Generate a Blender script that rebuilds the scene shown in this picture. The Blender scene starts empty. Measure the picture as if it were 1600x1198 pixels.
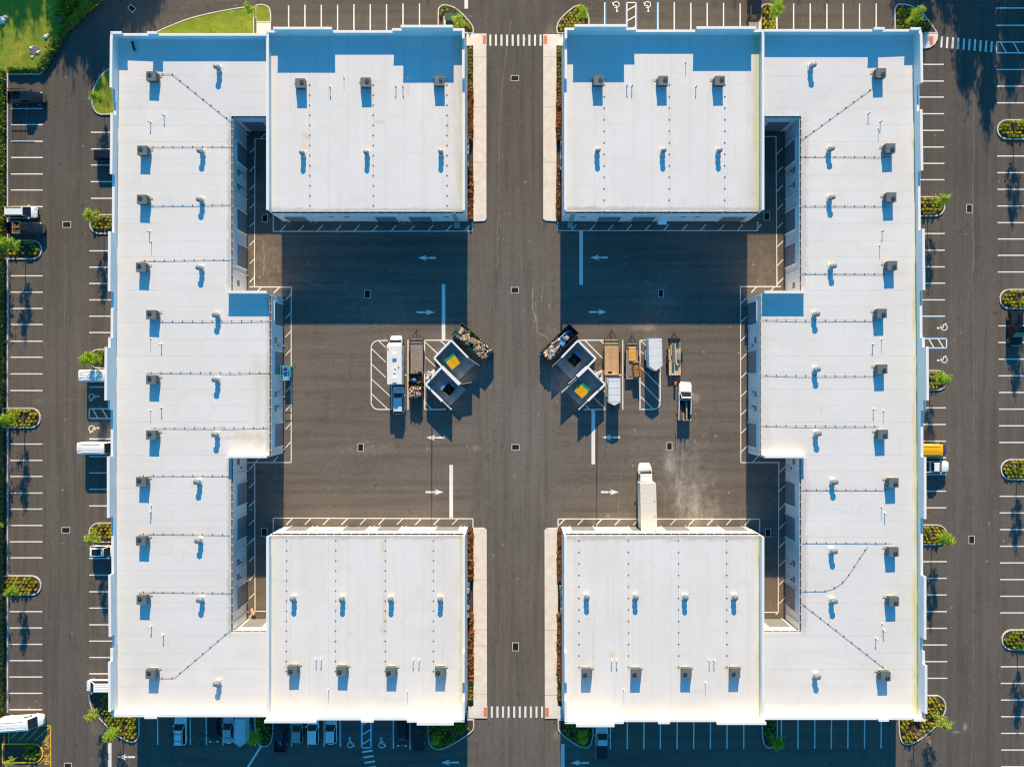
import bpy, math, random
from mathutils import Vector, Matrix
random.seed(7)
sc = bpy.context.scene
COL = sc.collection
K = 0.107            # metres per photo pixel on the ground
CX, CY = 803.5, 607  # point of the ground straight below the camera
H = 114.13           # camera height
TANE = 0.3640        # tangent of the sun's elevation
def X(u): return (u - CX) * K
def Y(v): return (CY - v) * K
def U(px, z, c=CX): return c + (px - c) * (1 - z / H)      # photo column of a point at height z -> plan column
def V(py, z): return U(py, z, CY)

# ---------------------------------------------------------------- camera, sky, sun, exposure
cam = bpy.data.cameras.new('camera'); cam.lens = 24; cam.sensor_width = 36
cam.clip_start = 1; cam.clip_end = 2000
cam.shift_x = -3.5 / 1600; cam.shift_y = 8 / 1600
co = bpy.data.objects.new('camera', cam); COL.objects.link(co); co.location = (0, 0, H); sc.camera = co
EL = math.atan(TANE)
wd = bpy.data.worlds.new('World'); sc.world = wd; wd.use_nodes = True
wn = wd.node_tree; bg = wn.nodes['Background']
sky = wn.nodes.new('ShaderNodeTexSky'); sky.sky_type = 'NISHITA'; sky.sun_disc = False
sky.sun_elevation = EL; sky.sun_rotation = 0; sky.ozone_density = 3.0; sky.air_density = 1.0; sky.dust_density = 0.2
tint = wn.nodes.new('ShaderNodeMix'); tint.data_type = 'RGBA'; tint.blend_type = 'MULTIPLY'
tint.inputs[0].default_value = 1; tint.inputs[7].default_value = (0.22, 0.93, 1.15, 1)
wn.links.new(sky.outputs[0], tint.inputs[6]); wn.links.new(tint.outputs[2], bg.inputs[0])
bg.inputs[1].default_value = 0.105
sl = bpy.data.lights.new('sun', 'SUN'); sl.energy = 5.0; sl.angle = math.radians(0.5); sl.color = (1, 0.755, 0.455)
so = bpy.data.objects.new('sun', sl); COL.objects.link(so)
so.rotation_euler = Vector((-0.006, -math.cos(EL), -math.sin(EL))).to_track_quat('-Z', 'Y').to_euler()
so.location = (0, 60, 60)
sc.cycles.filter_width = 1.15
sc.view_settings.view_transform = 'Standard'; sc.view_settings.look = 'None'
sc.view_settings.gamma = 1; sc.view_settings.exposure = 0.88; sc.view_settings.use_curve_mapping = False

# ---------------------------------------------------------------- helpers
ORG = {}
def tag(o, label=None, cat=None, group=None, kind=None):
    if label: o['label'] = label
    if cat: o['category'] = cat
    if group: o['group'] = group
    if kind: o['kind'] = kind
    return o
def thing(name, label, cat, x=0, y=0, z=0, rot=0, group=None):
    o = bpy.data.objects.new(name, None); o.empty_display_size = .3; COL.objects.link(o)
    o.location = (x, y, z); o.rotation_euler = (0, 0, rot); ORG[o.name] = (x, y, z)
    return tag(o, label, cat, group)
def copy_tree(o, parent=None):
    c = o.copy(); COL.objects.link(c)
    if parent: c.parent = parent
    for ch in KIDS.get(o.name, []): copy_tree(ch, c)
    return c
KIDS = {}
class MB:
    def __init__(s): s.v = []; s.f = []; s.m = []
    def add(s, vs, fs, mi=0):
        n = len(s.v); s.v += [tuple(p) for p in vs]; s.f += [tuple(n + i for i in f) for f in fs]; s.m += [mi] * len(fs); return s
    def box(s, x0, x1, y0, y1, z0, z1, mi=0):
        return s.hexa([(x0, y0, z0), (x1, y0, z0), (x1, y1, z0), (x0, y1, z0)], [(x0, y0, z1), (x1, y0, z1), (x1, y1, z1), (x0, y1, z1)], mi)
    def hexa(s, b, t, mi=0):
        return s.add(list(b) + list(t), [(3, 2, 1, 0), (4, 5, 6, 7), (0, 1, 5, 4), (1, 2, 6, 5), (2, 3, 7, 6), (3, 0, 4, 7)], mi)
    def ob(s, cx, cy, z0, z1, lx, ly, a, mi=0):
        c, q = math.cos(a), math.sin(a)
        p = [(cx + c * x - q * y, cy + q * x + c * y) for x, y in ((-lx/2, -ly/2), (lx/2, -ly/2), (lx/2, ly/2), (-lx/2, ly/2))]
        return s.hexa([(x, y, z0) for x, y in p], [(x, y, z1) for x, y in p], mi)
    def flat(s, pts, z, mi=0): return s.add([(x, y, z) for x, y in pts], [tuple(range(len(pts)))], mi)
    def prism(s, pts, z0, z1, mi=0):
        n = len(pts)
        if sum(pts[i][0] * pts[(i+1) % n][1] - pts[(i+1) % n][0] * pts[i][1] for i in range(n)) < 0: pts = pts[::-1]
        return s.add([(x, y, z0) for x, y in pts] + [(x, y, z1) for x, y in pts],
                     [tuple(range(n - 1, -1, -1)), tuple(range(n, 2 * n))] + [(i, (i+1) % n, n + (i+1) % n, n + i) for i in range(n)], mi)
    def line(s, a, b, w, z, mi=0):
        dx, dy = b[0] - a[0], b[1] - a[1]; l = math.hypot(dx, dy) or 1; nx, ny = -dy / l * w / 2, dx / l * w / 2
        return s.add([(a[0]-nx, a[1]-ny, z), (b[0]-nx, b[1]-ny, z), (b[0]+nx, b[1]+ny, z), (a[0]+nx, a[1]+ny, z)], [(0, 1, 2, 3)], mi)
    def beam(s, a, b, w, h, mi=0):
        a, b = Vector(a), Vector(b); d = (b - a).normalized()
        u = d.cross(Vector((0, 0, 1))); u = u.normalized() if u.length > 1e-4 else Vector((1, 0, 0)); t = u.cross(d)
        q = [u * (-w/2) - t * (h/2), u * (w/2) - t * (h/2), u * (w/2) + t * (h/2), u * (-w/2) + t * (h/2)]
        return s.hexa([a + i for i in q], [b + i for i in q], mi)
    def tube(s, a, b, r0, r1=None, n=8, mi=0):
        r1 = r0 if r1 is None else r1
        a, b = Vector(a), Vector(b); d = (b - a).normalized()
        u = d.cross(Vector((0, 0, 1))); u = u.normalized() if u.length > 1e-4 else Vector((1, 0, 0)); t = d.cross(u)
        vs = []
        for p, r in ((a, r0), (b, r1)):
            for i in range(n):
                g = 2 * math.pi * i / n; vs.append(p + (u * math.cos(g) + t * math.sin(g)) * r)
        return s.add(vs, [tuple(range(n)), tuple(range(2*n - 1, n - 1, -1))] + [(i, n + i, n + (i+1) % n, (i+1) % n) for i in range(n)], mi)
    def dome(s, c, r, h, n=10, k=3, mi=0):
        vs = []; fs = []
        for j in range(k):
            g = math.pi / 2 * j / k
            for i in range(n):
                q = 2 * math.pi * i / n; vs.append((c[0] + r*math.cos(g)*math.cos(q), c[1] + r*math.cos(g)*math.sin(q), c[2] + h*math.sin(g)))
        vs.append((c[0], c[1], c[2] + h))
        for j in range(k - 1):
            for i in range(n): fs.append((j*n+i, j*n+(i+1) % n, (j+1)*n+(i+1) % n, (j+1)*n+i))
        for i in range(n): fs.append(((k-1)*n+i, (k-1)*n+(i+1) % n, k*n))
        return s.add(vs, fs, mi)
    def leaf(s, c, r, mi=0, flat=.6):
        a = random.uniform(0, 6.28); n = Vector((random.gauss(0, 1), random.gauss(0, 1), abs(random.gauss(0, 1)) + flat)).normalized()
        u = n.cross(Vector((math.cos(a), math.sin(a), .01))).normalized(); t = n.cross(u); c = Vector(c)
        return s.add([c - u*r, c - t*r*.5, c + u*r, c + t*r*.5], [(0, 1, 2, 3)], mi)
    def mesh(s, name, mats, off=(0, 0, 0), smooth=False):
        me = bpy.data.meshes.new(name)
        me.from_pydata([(v[0]-off[0], v[1]-off[1], v[2]-off[2]) for v in s.v], [], s.f)
        for m in (mats if isinstance(mats, (list, tuple)) else [mats]): me.materials.append(m)
        me.polygons.foreach_set('material_index', s.m)
        if smooth: me.polygons.foreach_set('use_smooth', [True] * len(s.f))
        me.update(); return me
    def build(s, name, mats, parent=None, local=False, smooth=False, bevel=0):
        off = (0, 0, 0)
        if parent is not None and not local: off = ORG.get(parent.name, (0, 0, 0))
        if parent is None and not local and s.v:   # a one-mesh thing: origin at its base centre
            xs = [v[0] for v in s.v]; ys = [v[1] for v in s.v]; off = ((min(xs)+max(xs))/2, (min(ys)+max(ys))/2, min(v[2] for v in s.v))
        o = bpy.data.objects.new(name, s.mesh(name, mats, off, smooth)); COL.objects.link(o)
        if parent is not None:
            o.parent = parent; KIDS.setdefault(parent.name, []).append(o); ORG[o.name] = off
        else: o.location = off; ORG[o.name] = off
        if bevel:
            b = o.modifiers.new('bevel', 'BEVEL'); b.width = bevel; b.segments = 2; b.limit_method = 'ANGLE'
        return o
def W(pts, z=0): return [((U(x, z) - CX) * K, (CY - V(y, z)) * K) for x, y in pts]

# ---------------------------------------------------------------- materials
def newmat(name):
    m = bpy.data.materials.new(name); m.use_nodes = True; return m, m.node_tree, m.node_tree.nodes['Principled BSDF']
def nd(t, typ, **kw):
    n = t.nodes.new(typ)
    for k, v in kw.items(): setattr(n, k, v)
    return n
def mixc(t, fac, a, b, mode='MIX'):
    n = nd(t, 'ShaderNodeMix', data_type='RGBA', blend_type=mode)
    for s, v in ((0, fac), (6, a), (7, b)):
        if isinstance(v, (int, float)): n.inputs[s].default_value = v
        elif isinstance(v, tuple): n.inputs[s].default_value = (*v[:3], 1)
        else: t.links.new(v, n.inputs[s])
    return n.outputs[2]
def math_(t, op, a, b=None, clamp=False):
    n = nd(t, 'ShaderNodeMath', operation=op, use_clamp=clamp)
    for i, v in enumerate((a, b)):
        if v is None: continue
        if isinstance(v, (int, float)): n.inputs[i].default_value = v
        else: t.links.new(v, n.inputs[i])
    return n.outputs[0]
def noise(t, vec, scale, detail=4, rough=.55, stretch=None):
    if stretch:
        mp = nd(t, 'ShaderNodeMapping'); mp.inputs['Scale'].default_value = stretch; t.links.new(vec, mp.inputs[0]); vec = mp.outputs[0]
    n = nd(t, 'ShaderNodeTexNoise'); n.inputs['Scale'].default_value = scale; n.inputs['Detail'].default_value = detail
    n.inputs['Roughness'].default_value = rough; t.links.new(vec, n.inputs['Vector']); return n.outputs[0]
def ramp(t, f, a, b, v0=0., v1=1.):
    n = nd(t, 'ShaderNodeMapRange'); n.inputs[1].default_value = a; n.inputs[2].default_value = b
    n.inputs[3].default_value = v0; n.inputs[4].default_value = v1; t.links.new(f, n.inputs[0]); return n.outputs[0]
def pos(t): return nd(t, 'ShaderNodeNewGeometry').outputs['Position']
def sepxyz(t, v): n = nd(t, 'ShaderNodeSeparateXYZ'); t.links.new(v, n.inputs[0]); return n.outputs
def pm(name, col, rough=.6, var=.12, scale=3., metal=0., bump=0., coat=0.):
    m, t, b = newmat(name); p = nd(t, 'ShaderNodeTexCoord').outputs['Object']
    f = noise(t, p, scale); lo = tuple(c * (1 - var) for c in col); hi = tuple(min(1, c * (1 + var)) for c in col)
    t.links.new(mixc(t, ramp(t, f, .3, .7), lo, hi), b.inputs['Base Color'])
    b.inputs['Roughness'].default_value = rough; b.inputs['Metallic'].default_value = metal
    if coat: b.inputs['Coat Weight'].default_value = coat; b.inputs['Coat Roughness'].default_value = .08
    if bump:
        bn = nd(t, 'ShaderNodeBump'); bn.inputs['Strength'].default_value = bump; bn.inputs['Distance'].default_value = .05
        t.links.new(noise(t, p, scale * 6), bn.inputs['Height']); t.links.new(bn.outputs[0], b.inputs['Normal'])
    return m
def leafm(name, c0, c1, scale=1.5):
    m, t, b = newmat(name); f = noise(t, pos(t), scale, 3)
    rnd = nd(t, 'ShaderNodeNewGeometry').outputs['Random Per Island']
    c = mixc(t, ramp(t, math_(t, 'ADD', math_(t, 'MULTIPLY', f, .6), math_(t, 'MULTIPLY', rnd, .4)), .25, .75), c0, c1)
    t.links.new(c, b.inputs['Base Color']); b.inputs['Roughness'].default_value = .55
    tr = nd(t, 'ShaderNodeBsdfTranslucent'); t.links.new(c, tr.inputs[0])
    mx = nd(t, 'ShaderNodeMixShader'); mx.inputs[0].default_value = .35
    t.links.new(b.outputs[0], mx.inputs[1]); t.links.new(tr.outputs[0], mx.inputs[2])
    t.links.new(mx.outputs[0], t.nodes['Material Output'].inputs[0]); return m

def asphalt():
    m, t, b = newmat('asphalt'); p = pos(t); x, y, z = sepxyz(t, p)
    base = mixc(t, ramp(t, noise(t, p, .06, 5, .6), .35, .65), (.092, .080, .070), (.118, .102, .090))
    # courtyards a little browner than the lots outside
    ax = math_(t, 'ABSOLUTE', x); inner = math_(t, 'MULTIPLY', ramp(t, ax, 5, 9), ramp(t, ax, 62, 54))
    base = mixc(t, math_(t, 'MULTIPLY', inner, .8), base, mixc(t, 1., base, (1.01, .965, .92), 'MULTIPLY'))
    # long tyre worn streaks
    s1 = noise(t, p, 1.0, 5, .6, (.9, .035, 1)); s2 = noise(t, p, 1.0, 5, .6, (.035, .8, 1))
    lot = ramp(t, inner, .2, .8)
    st = mixc(t, lot, s1, s2)
    base = mixc(t, ramp(t, st, .42, .66, 0, .42), base, (.155, .137, .122))
    base = mixc(t, ramp(t, st, .50, .30, 0, .45), base, (.065, .055, .048))
    base = mixc(t, ramp(t, noise(t, p, .35, 8, .7), .55, .8, 0, .5), base, (.15, .13, .115))
    base = mixc(t, ramp(t, noise(t, p, 3.2, 3, .8), .50, .72, 0, .55), base, (.165, .148, .132))
    base = mixc(t, ramp(t, noise(t, p, 2.3, 3, .8), .48, .28, 0, .60), base, (.055, .047, .041))
    base = mixc(t, ramp(t, noise(t, p, .9, 6, .75), .54, .70, 0, .30), base, (.17, .152, .135))
    base = mixc(t, ramp(t, noise(t, p, .5, 6, .75, (1, .25, 1)), .46, .30, 0, .35), base, (.062, .054, .048))
    run = noise(t, p, 1.3, 8, .8, (1, .45, 1))
    # oil drips
    vo = nd(t, 'ShaderNodeTexVoronoi'); vo.inputs['Scale'].default_value = .28; t.links.new(p, vo.inputs['Vector'])
    base = mixc(t, math_(t, 'MULTIPLY', ramp(t, vo.outputs['Distance'], .14, .04), ramp(t, noise(t, p, 3), .5, .65)), base, (.035, .03, .028))
    # sand, silt and dried run-off, each with its own place: (px, py, rx, ry, colour, strength)
    for (px, py, rx, ry, c, s) in [(412, 400, 34, 42, (.21, .155, .105), .8), (1075, 745, 40, 80, (.21, .185, .16), .62),
            (1100, 800, 30, 40, (.23, .20, .17), .6), (1048, 715, 16, 30, (.24, .21, .18), .6), (1197, 410, 28, 46, (.19, .145, .105), .6),
            (575, 700, 52, 14, (.19, .155, .125), .6), (590, 478, 75, 34, (.17, .15, .135), .55), (1030, 465, 40, 34, (.18, .165, .15), .55),
            (410, 930, 26, 40, (.17, .125, .085), .6), (1207, 930, 20, 40, (.17, .125, .085), .6), (600, 815, 180, 16, (.15, .118, .09), .6),
            (1030, 815, 160, 16, (.17, .135, .105), .6), (1062, 770, 10, 50, (.30, .27, .24), .8), (1084, 790, 14, 34, (.30, .27, .24), .75), (1046, 730, 9, 22, (.30, .27, .25), .8), (1078, 760, 30, 5, (.28, .25, .23), .6), (1008, 512, 24, 6, (.24, .21, .19), .6), (700, 836, 1, 1, (.2, .2, .2), .1), (1005, 725, 20, 16, (.17, .155, .14), .5), (745, 700, 10, 5, (.22, .20, .18), .6), (468, 600, 26, 110, (.135, .112, .092), .6), (1500, 700, 26, 330, (.135, .12, .11), .45),
            (870, 530, 30, 36, (.17, .15, .135), .5), (860, 50, 12, 14, (.25, .19, .13), .7), (870, 1148, 10, 10, (.24, .20, .15), .7),
            (150, 1138, 16, 12, (.20, .17, .14), .6), (150, 600, 50, 10, (.15, .13, .115), .5), (60, 628, 10, 6, (.2, .18, .16), .6),
            (868, 597, 26, 24, (.20, .19, .18), .5), (1508, 1135, 4, 7, (.4, .39, .37), .8), (1495, 1143, 9, 2.5, (.32, .31, .29), .7),
            (985, 1152, 14, 8, (.2, .18, .16), .4), (915, 1160, 30, 8, (.16, .15, .14), .5), (1087, 622, 7, 9, (.45, .4, .36), .6)]:
        dx = math_(t, 'DIVIDE', math_(t, 'SUBTRACT', x, X(px)), rx * K); dy = math_(t, 'DIVIDE', math_(t, 'SUBTRACT', y, Y(py)), ry * K)
        d = math_(t, 'SQRT', math_(t, 'ADD', math_(t, 'MULTIPLY', dx, dx), math_(t, 'MULTIPLY', dy, dy)))
        d = math_(t, 'ADD', d, ramp(t, noise(t, p, 7. / (rx * K) if rx < 20 else .55, 9, .78), .32, .68, -.8, .8))
        base = mixc(t, math_(t, 'MULTIPLY', ramp(t, d, 1.0, .35, 0, s), ramp(t, run, .42, .58, .22, 1.15)), base, c)
    # small white scuffs and dark drips
    v2 = nd(t, 'ShaderNodeTexVoronoi'); v2.inputs['Scale'].default_value = .45; t.links.new(p, v2.inputs['Vector'])
    base = mixc(t, math_(t, 'MULTIPLY', ramp(t, v2.outputs['Distance'], .16, .05), ramp(t, noise(t, p, 2.1, 3, .7), .53, .62, 0, .8)), base, (.33, .31, .29))
    v3 = nd(t, 'ShaderNodeTexVoronoi'); v3.inputs['Scale'].default_value = .21; t.links.new(p, v3.inputs['Vector'])
    base = mixc(t, math_(t, 'MULTIPLY', ramp(t, v3.outputs['Distance'], .14, .05), ramp(t, noise(t, p, 1.7, 4, .7), .50, .60, 0, .75)), base, (.035, .03, .027))
    # colour smoothly darker towards the north and south ends and in the outer lots
    tone = math_(t, 'MULTIPLY', ramp(t, y, 58, 5, .74, 1.), ramp(t, y, -62, -10, .88, 1.)); tone = math_(t, 'MULTIPLY', tone, ramp(t, ax, 66, 60, .85, 1.))
    cmb = nd(t, 'ShaderNodeCombineColor'); [t.links.new(tone, cmb.inputs[q]) for q in range(3)]
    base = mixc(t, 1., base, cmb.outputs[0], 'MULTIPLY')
    base = mixc(t, 1., base, (1.28, 1.30, 1.29), 'MULTIPLY')
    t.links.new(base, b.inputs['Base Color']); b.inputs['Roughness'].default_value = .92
    b.inputs['Specular IOR Level'].default_value = .25
    bn = nd(t, 'ShaderNodeBump'); bn.inputs['Strength'].default_value = .35; bn.inputs['Distance'].default_value = .02
    t.links.new(noise(t, p, 25, 3, .7), bn.inputs['Height']); t.links.new(bn.outputs[0], b.inputs['Normal'])
    return m
STN = {'roof_left': [(248,116,5,5),(380,682,34,9),(303,757,6,6),(285,257,9,2),(408,684,10,10),(410,590,12,8),(345,668,4,4)], 'roof_right': [(1371,112,6,9),(1384,232,5,8),(1386,305,5,8),(1372,488,5,7),(1373,1052,5,9),(1284,640,2,7),(1427,640,4,30),(1428,110,4,14),(1253,215,4,8)],
    'roof_upper_left': [(478,214,9,7),(476,232,8,6),(590,190,10,5),(610,337,30,3),(700,200,3,20)], 'roof_upper_right': [(863+66,126,4,8),(1020,126,6,6),(1113,127,5,6),(920,325,30,4),(1180,200,4,60)],
    'roof_lower_left': [(598,855,5,12),(596,983,3,9),(600,960,4,50),(524,1003,6,4),(448,1040,5,4)], 'roof_lower_right': [(921,967,9,2),(927,1010,2,44),(913,1045,8,5),(987,1044,7,4),(1060,1043,8,4),(1137,1043,7,5),(956,1022,8,7),(985,1115,30,5)]}
def roofm(name, axis, pitch, bands):
    """white membrane with lapped seams along one axis, algae and dirt bands: (axis, centre m, half width m, colour, strength, noise scale)"""
    m, t, b = newmat(name); p = pos(t); o = sepxyz(t, p)
    base = mixc(t, ramp(t, noise(t, p, .12, 5, .6), .3, .7), (.70, .69, .665), (.76, .75, .735))
    base = mixc(t, ramp(t, noise(t, p, .8, 7, .7), .58, .85, 0, .45), base, (.58, .55, .49))
    base = mixc(t, ramp(t, noise(t, p, .3, 3, .5, (1, 1, 1) if 0 else ((.15, 2.2, 1) if axis == 'x' else (2.2, .15, 1))), .5, .8, 0, .35), base, (.64, .62, .57))
    c = o[1] if axis == 'x' else o[0]     # seams run along `axis`
    fr = math_(t, 'FRACT', math_(t, 'DIVIDE', math_(t, 'ADD', c, 200.3), pitch))
    se = math_(t, 'LESS_THAN', fr, .05 / pitch * 1.6)
    base = mixc(t, math_(t, 'MULTIPLY', se, ramp(t, noise(t, p, .5), .3, .6, .15, .6)), base, (.50, .49, .46))
    # cross laps
    c2 = o[0] if axis == 'x' else o[1]
    row = math_(t, 'FLOOR', math_(t, 'DIVIDE', math_(t, 'ADD', c, 200.3), pitch))
    fr2 = math_(t, 'FRACT', math_(t, 'ADD', math_(t, 'DIVIDE', c2, 15.3), math_(t, 'MULTIPLY', row, .37)))
    base = mixc(t, math_(t, 'MULTIPLY', math_(t, 'LESS_THAN', fr2, .004), .4), base, (.48, .47, .44))
    # ponding rings and grey scuffed patches
    vp = nd(t, 'ShaderNodeTexVoronoi'); vp.inputs['Scale'].default_value = .075; t.links.new(p, vp.inputs['Vector'])
    dd = math_(t, 'ADD', vp.outputs['Distance'], ramp(t, noise(t, p, .5, 5, .7), .2, .8, -.12, .12))
    ring = math_(t, 'SUBTRACT', 1., math_(t, 'MULTIPLY', math_(t, 'ABSOLUTE', math_(t, 'SUBTRACT', dd, .24)), 28.), True)
    base = mixc(t, math_(t, 'MULTIPLY', ring, .22), base, (.60, .57, .51)); base = mixc(t, ramp(t, dd, .24, .20, 0, .10), base, (.80, .78, .73))
    base = mixc(t, ramp(t, noise(t, p, 3.5, 5, .8), .60, .76, 0, .35), base, (.56, .54, .50))
    base = mixc(t, ramp(t, noise(t, p, 1., 6, .7, (.9, .06, 1) if axis == 'y' else (.06, .9, 1)), .54, .72, 0, .32), base, (.60, .58, .53))
    for (px, py, rx, ry) in STN.get(name, ()):
        ex = math_(t, 'DIVIDE', math_(t, 'SUBTRACT', o[0], X(U(px, 6.4))), rx*K); ey = math_(t, 'DIVIDE', math_(t, 'SUBTRACT', o[1], Y(V(py, 6.4))), ry*K)
        ed = math_(t, 'ADD', math_(t, 'SQRT', math_(t, 'ADD', math_(t, 'MULTIPLY', ex, ex), math_(t, 'MULTIPLY', ey, ey))), ramp(t, noise(t, p, 1.2, 6, .7), .3, .7, -.5, .5))
        base = mixc(t, ramp(t, ed, 1., .2, 0, .62), base, (.66, .52, .33))
    # small rust and rubbish spots
    vo = nd(t, 'ShaderNodeTexVoronoi'); vo.inputs['Scale'].default_value = .11; t.links.new(p, vo.inputs['Vector'])
    base = mixc(t, math_(t, 'MULTIPLY', ramp(t, vo.outputs['Distance'], .12, .03), ramp(t, noise(t, p, 2.5, 5, .7), .42, .7, 0, .55)), base, (.62, .46, .30))
    for bd in bands:
        ax, c0, w, colr, s, ns = bd[:6]; q, q2 = (o[0], o[1]) if ax == 'x' else (o[1], o[0])
        st = ((1, .25, 1) if ax == 'x' else (.25, 1, 1))
        d = math_(t, 'DIVIDE', math_(t, 'ABSOLUTE', math_(t, 'SUBTRACT', q, c0)), w)
        d = math_(t, 'ADD', d, ramp(t, noise(t, p, ns, 7, .75, st), .3, .7, -.7, .7))
        fac = ramp(t, d, .9, .2, 0, s)
        if len(bd) > 6:
            gate = None
            for lo, hi in bd[6]:
                g1 = math_(t, 'MULTIPLY', ramp(t, q2, lo - 1, lo + 1), ramp(t, q2, hi + 1, hi - 1)); gate = g1 if gate is None else math_(t, 'ADD', gate, g1)
            fac = math_(t, 'MULTIPLY', fac, gate)
        base = mixc(t, fac, base, colr)
    t.links.new(base, b.inputs['Base Color']); b.inputs['Roughness'].default_value = .55
    bn = nd(t, 'ShaderNodeBump'); bn.inputs['Strength'].default_value = .12; bn.inputs['Distance'].default_value = .04
    t.links.new(noise(t, p, .5, 4), bn.inputs['Height']); t.links.new(bn.outputs[0], b.inputs['Normal'])
    return m
def slatm(name, c, axis_z=True, pitch=.5):
    m, t, b = newmat(name); p = pos(t); z = sepxyz(t, p)[2]
    f = math_(t, 'FRACT', math_(t, 'DIVIDE', z, pitch))
    base = mixc(t, ramp(t, noise(t, p, 1.2), .3, .7), tuple(i * .85 for i in c), tuple(i * 1.12 for i in c))
    t.links.new(mixc(t, math_(t, 'MULTIPLY', math_(t, 'LESS_THAN', f, .1), .5), base, tuple(i * .4 for i in c)), b.inputs['Base Color'])
    b.inputs['Roughness'].default_value = .45; return m
def grassm(name, a, bb, c):
    m, t, b = newmat(name); p = pos(t)
    base = mixc(t, ramp(t, noise(t, p, .5, 8, .7), .35, .65), a, bb)
    base = mixc(t, ramp(t, noise(t, p, .22, 6, .7), .52, .7), base, c)
    base = mixc(t, ramp(t, noise(t, p, 6, 3, .8), .5, .25, 0, .7), base, tuple(i * .4 for i in a))
    t.links.new(base, b.inputs['Base Color']); b.inputs['Roughness'].default_value = .9
    bn = nd(t, 'ShaderNodeBump'); bn.inputs['Strength'].default_value = .9; bn.inputs['Distance'].default_value = .12
    t.links.new(noise(t, p, 5, 5, .8), bn.inputs['Height']); t.links.new(bn.outputs[0], b.inputs['Normal']); return m
def paintm(name, c, wear=.35):
    m, t, b = newmat(name); p = pos(t)
    f = ramp(t, noise(t, p, 5, 6, .75), .52, .78, 0, wear)
    t.links.new(mixc(t, f, c, (.13, .115, .10)), b.inputs['Base Color']); b.inputs['Roughness'].default_value = .7; return m
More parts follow.
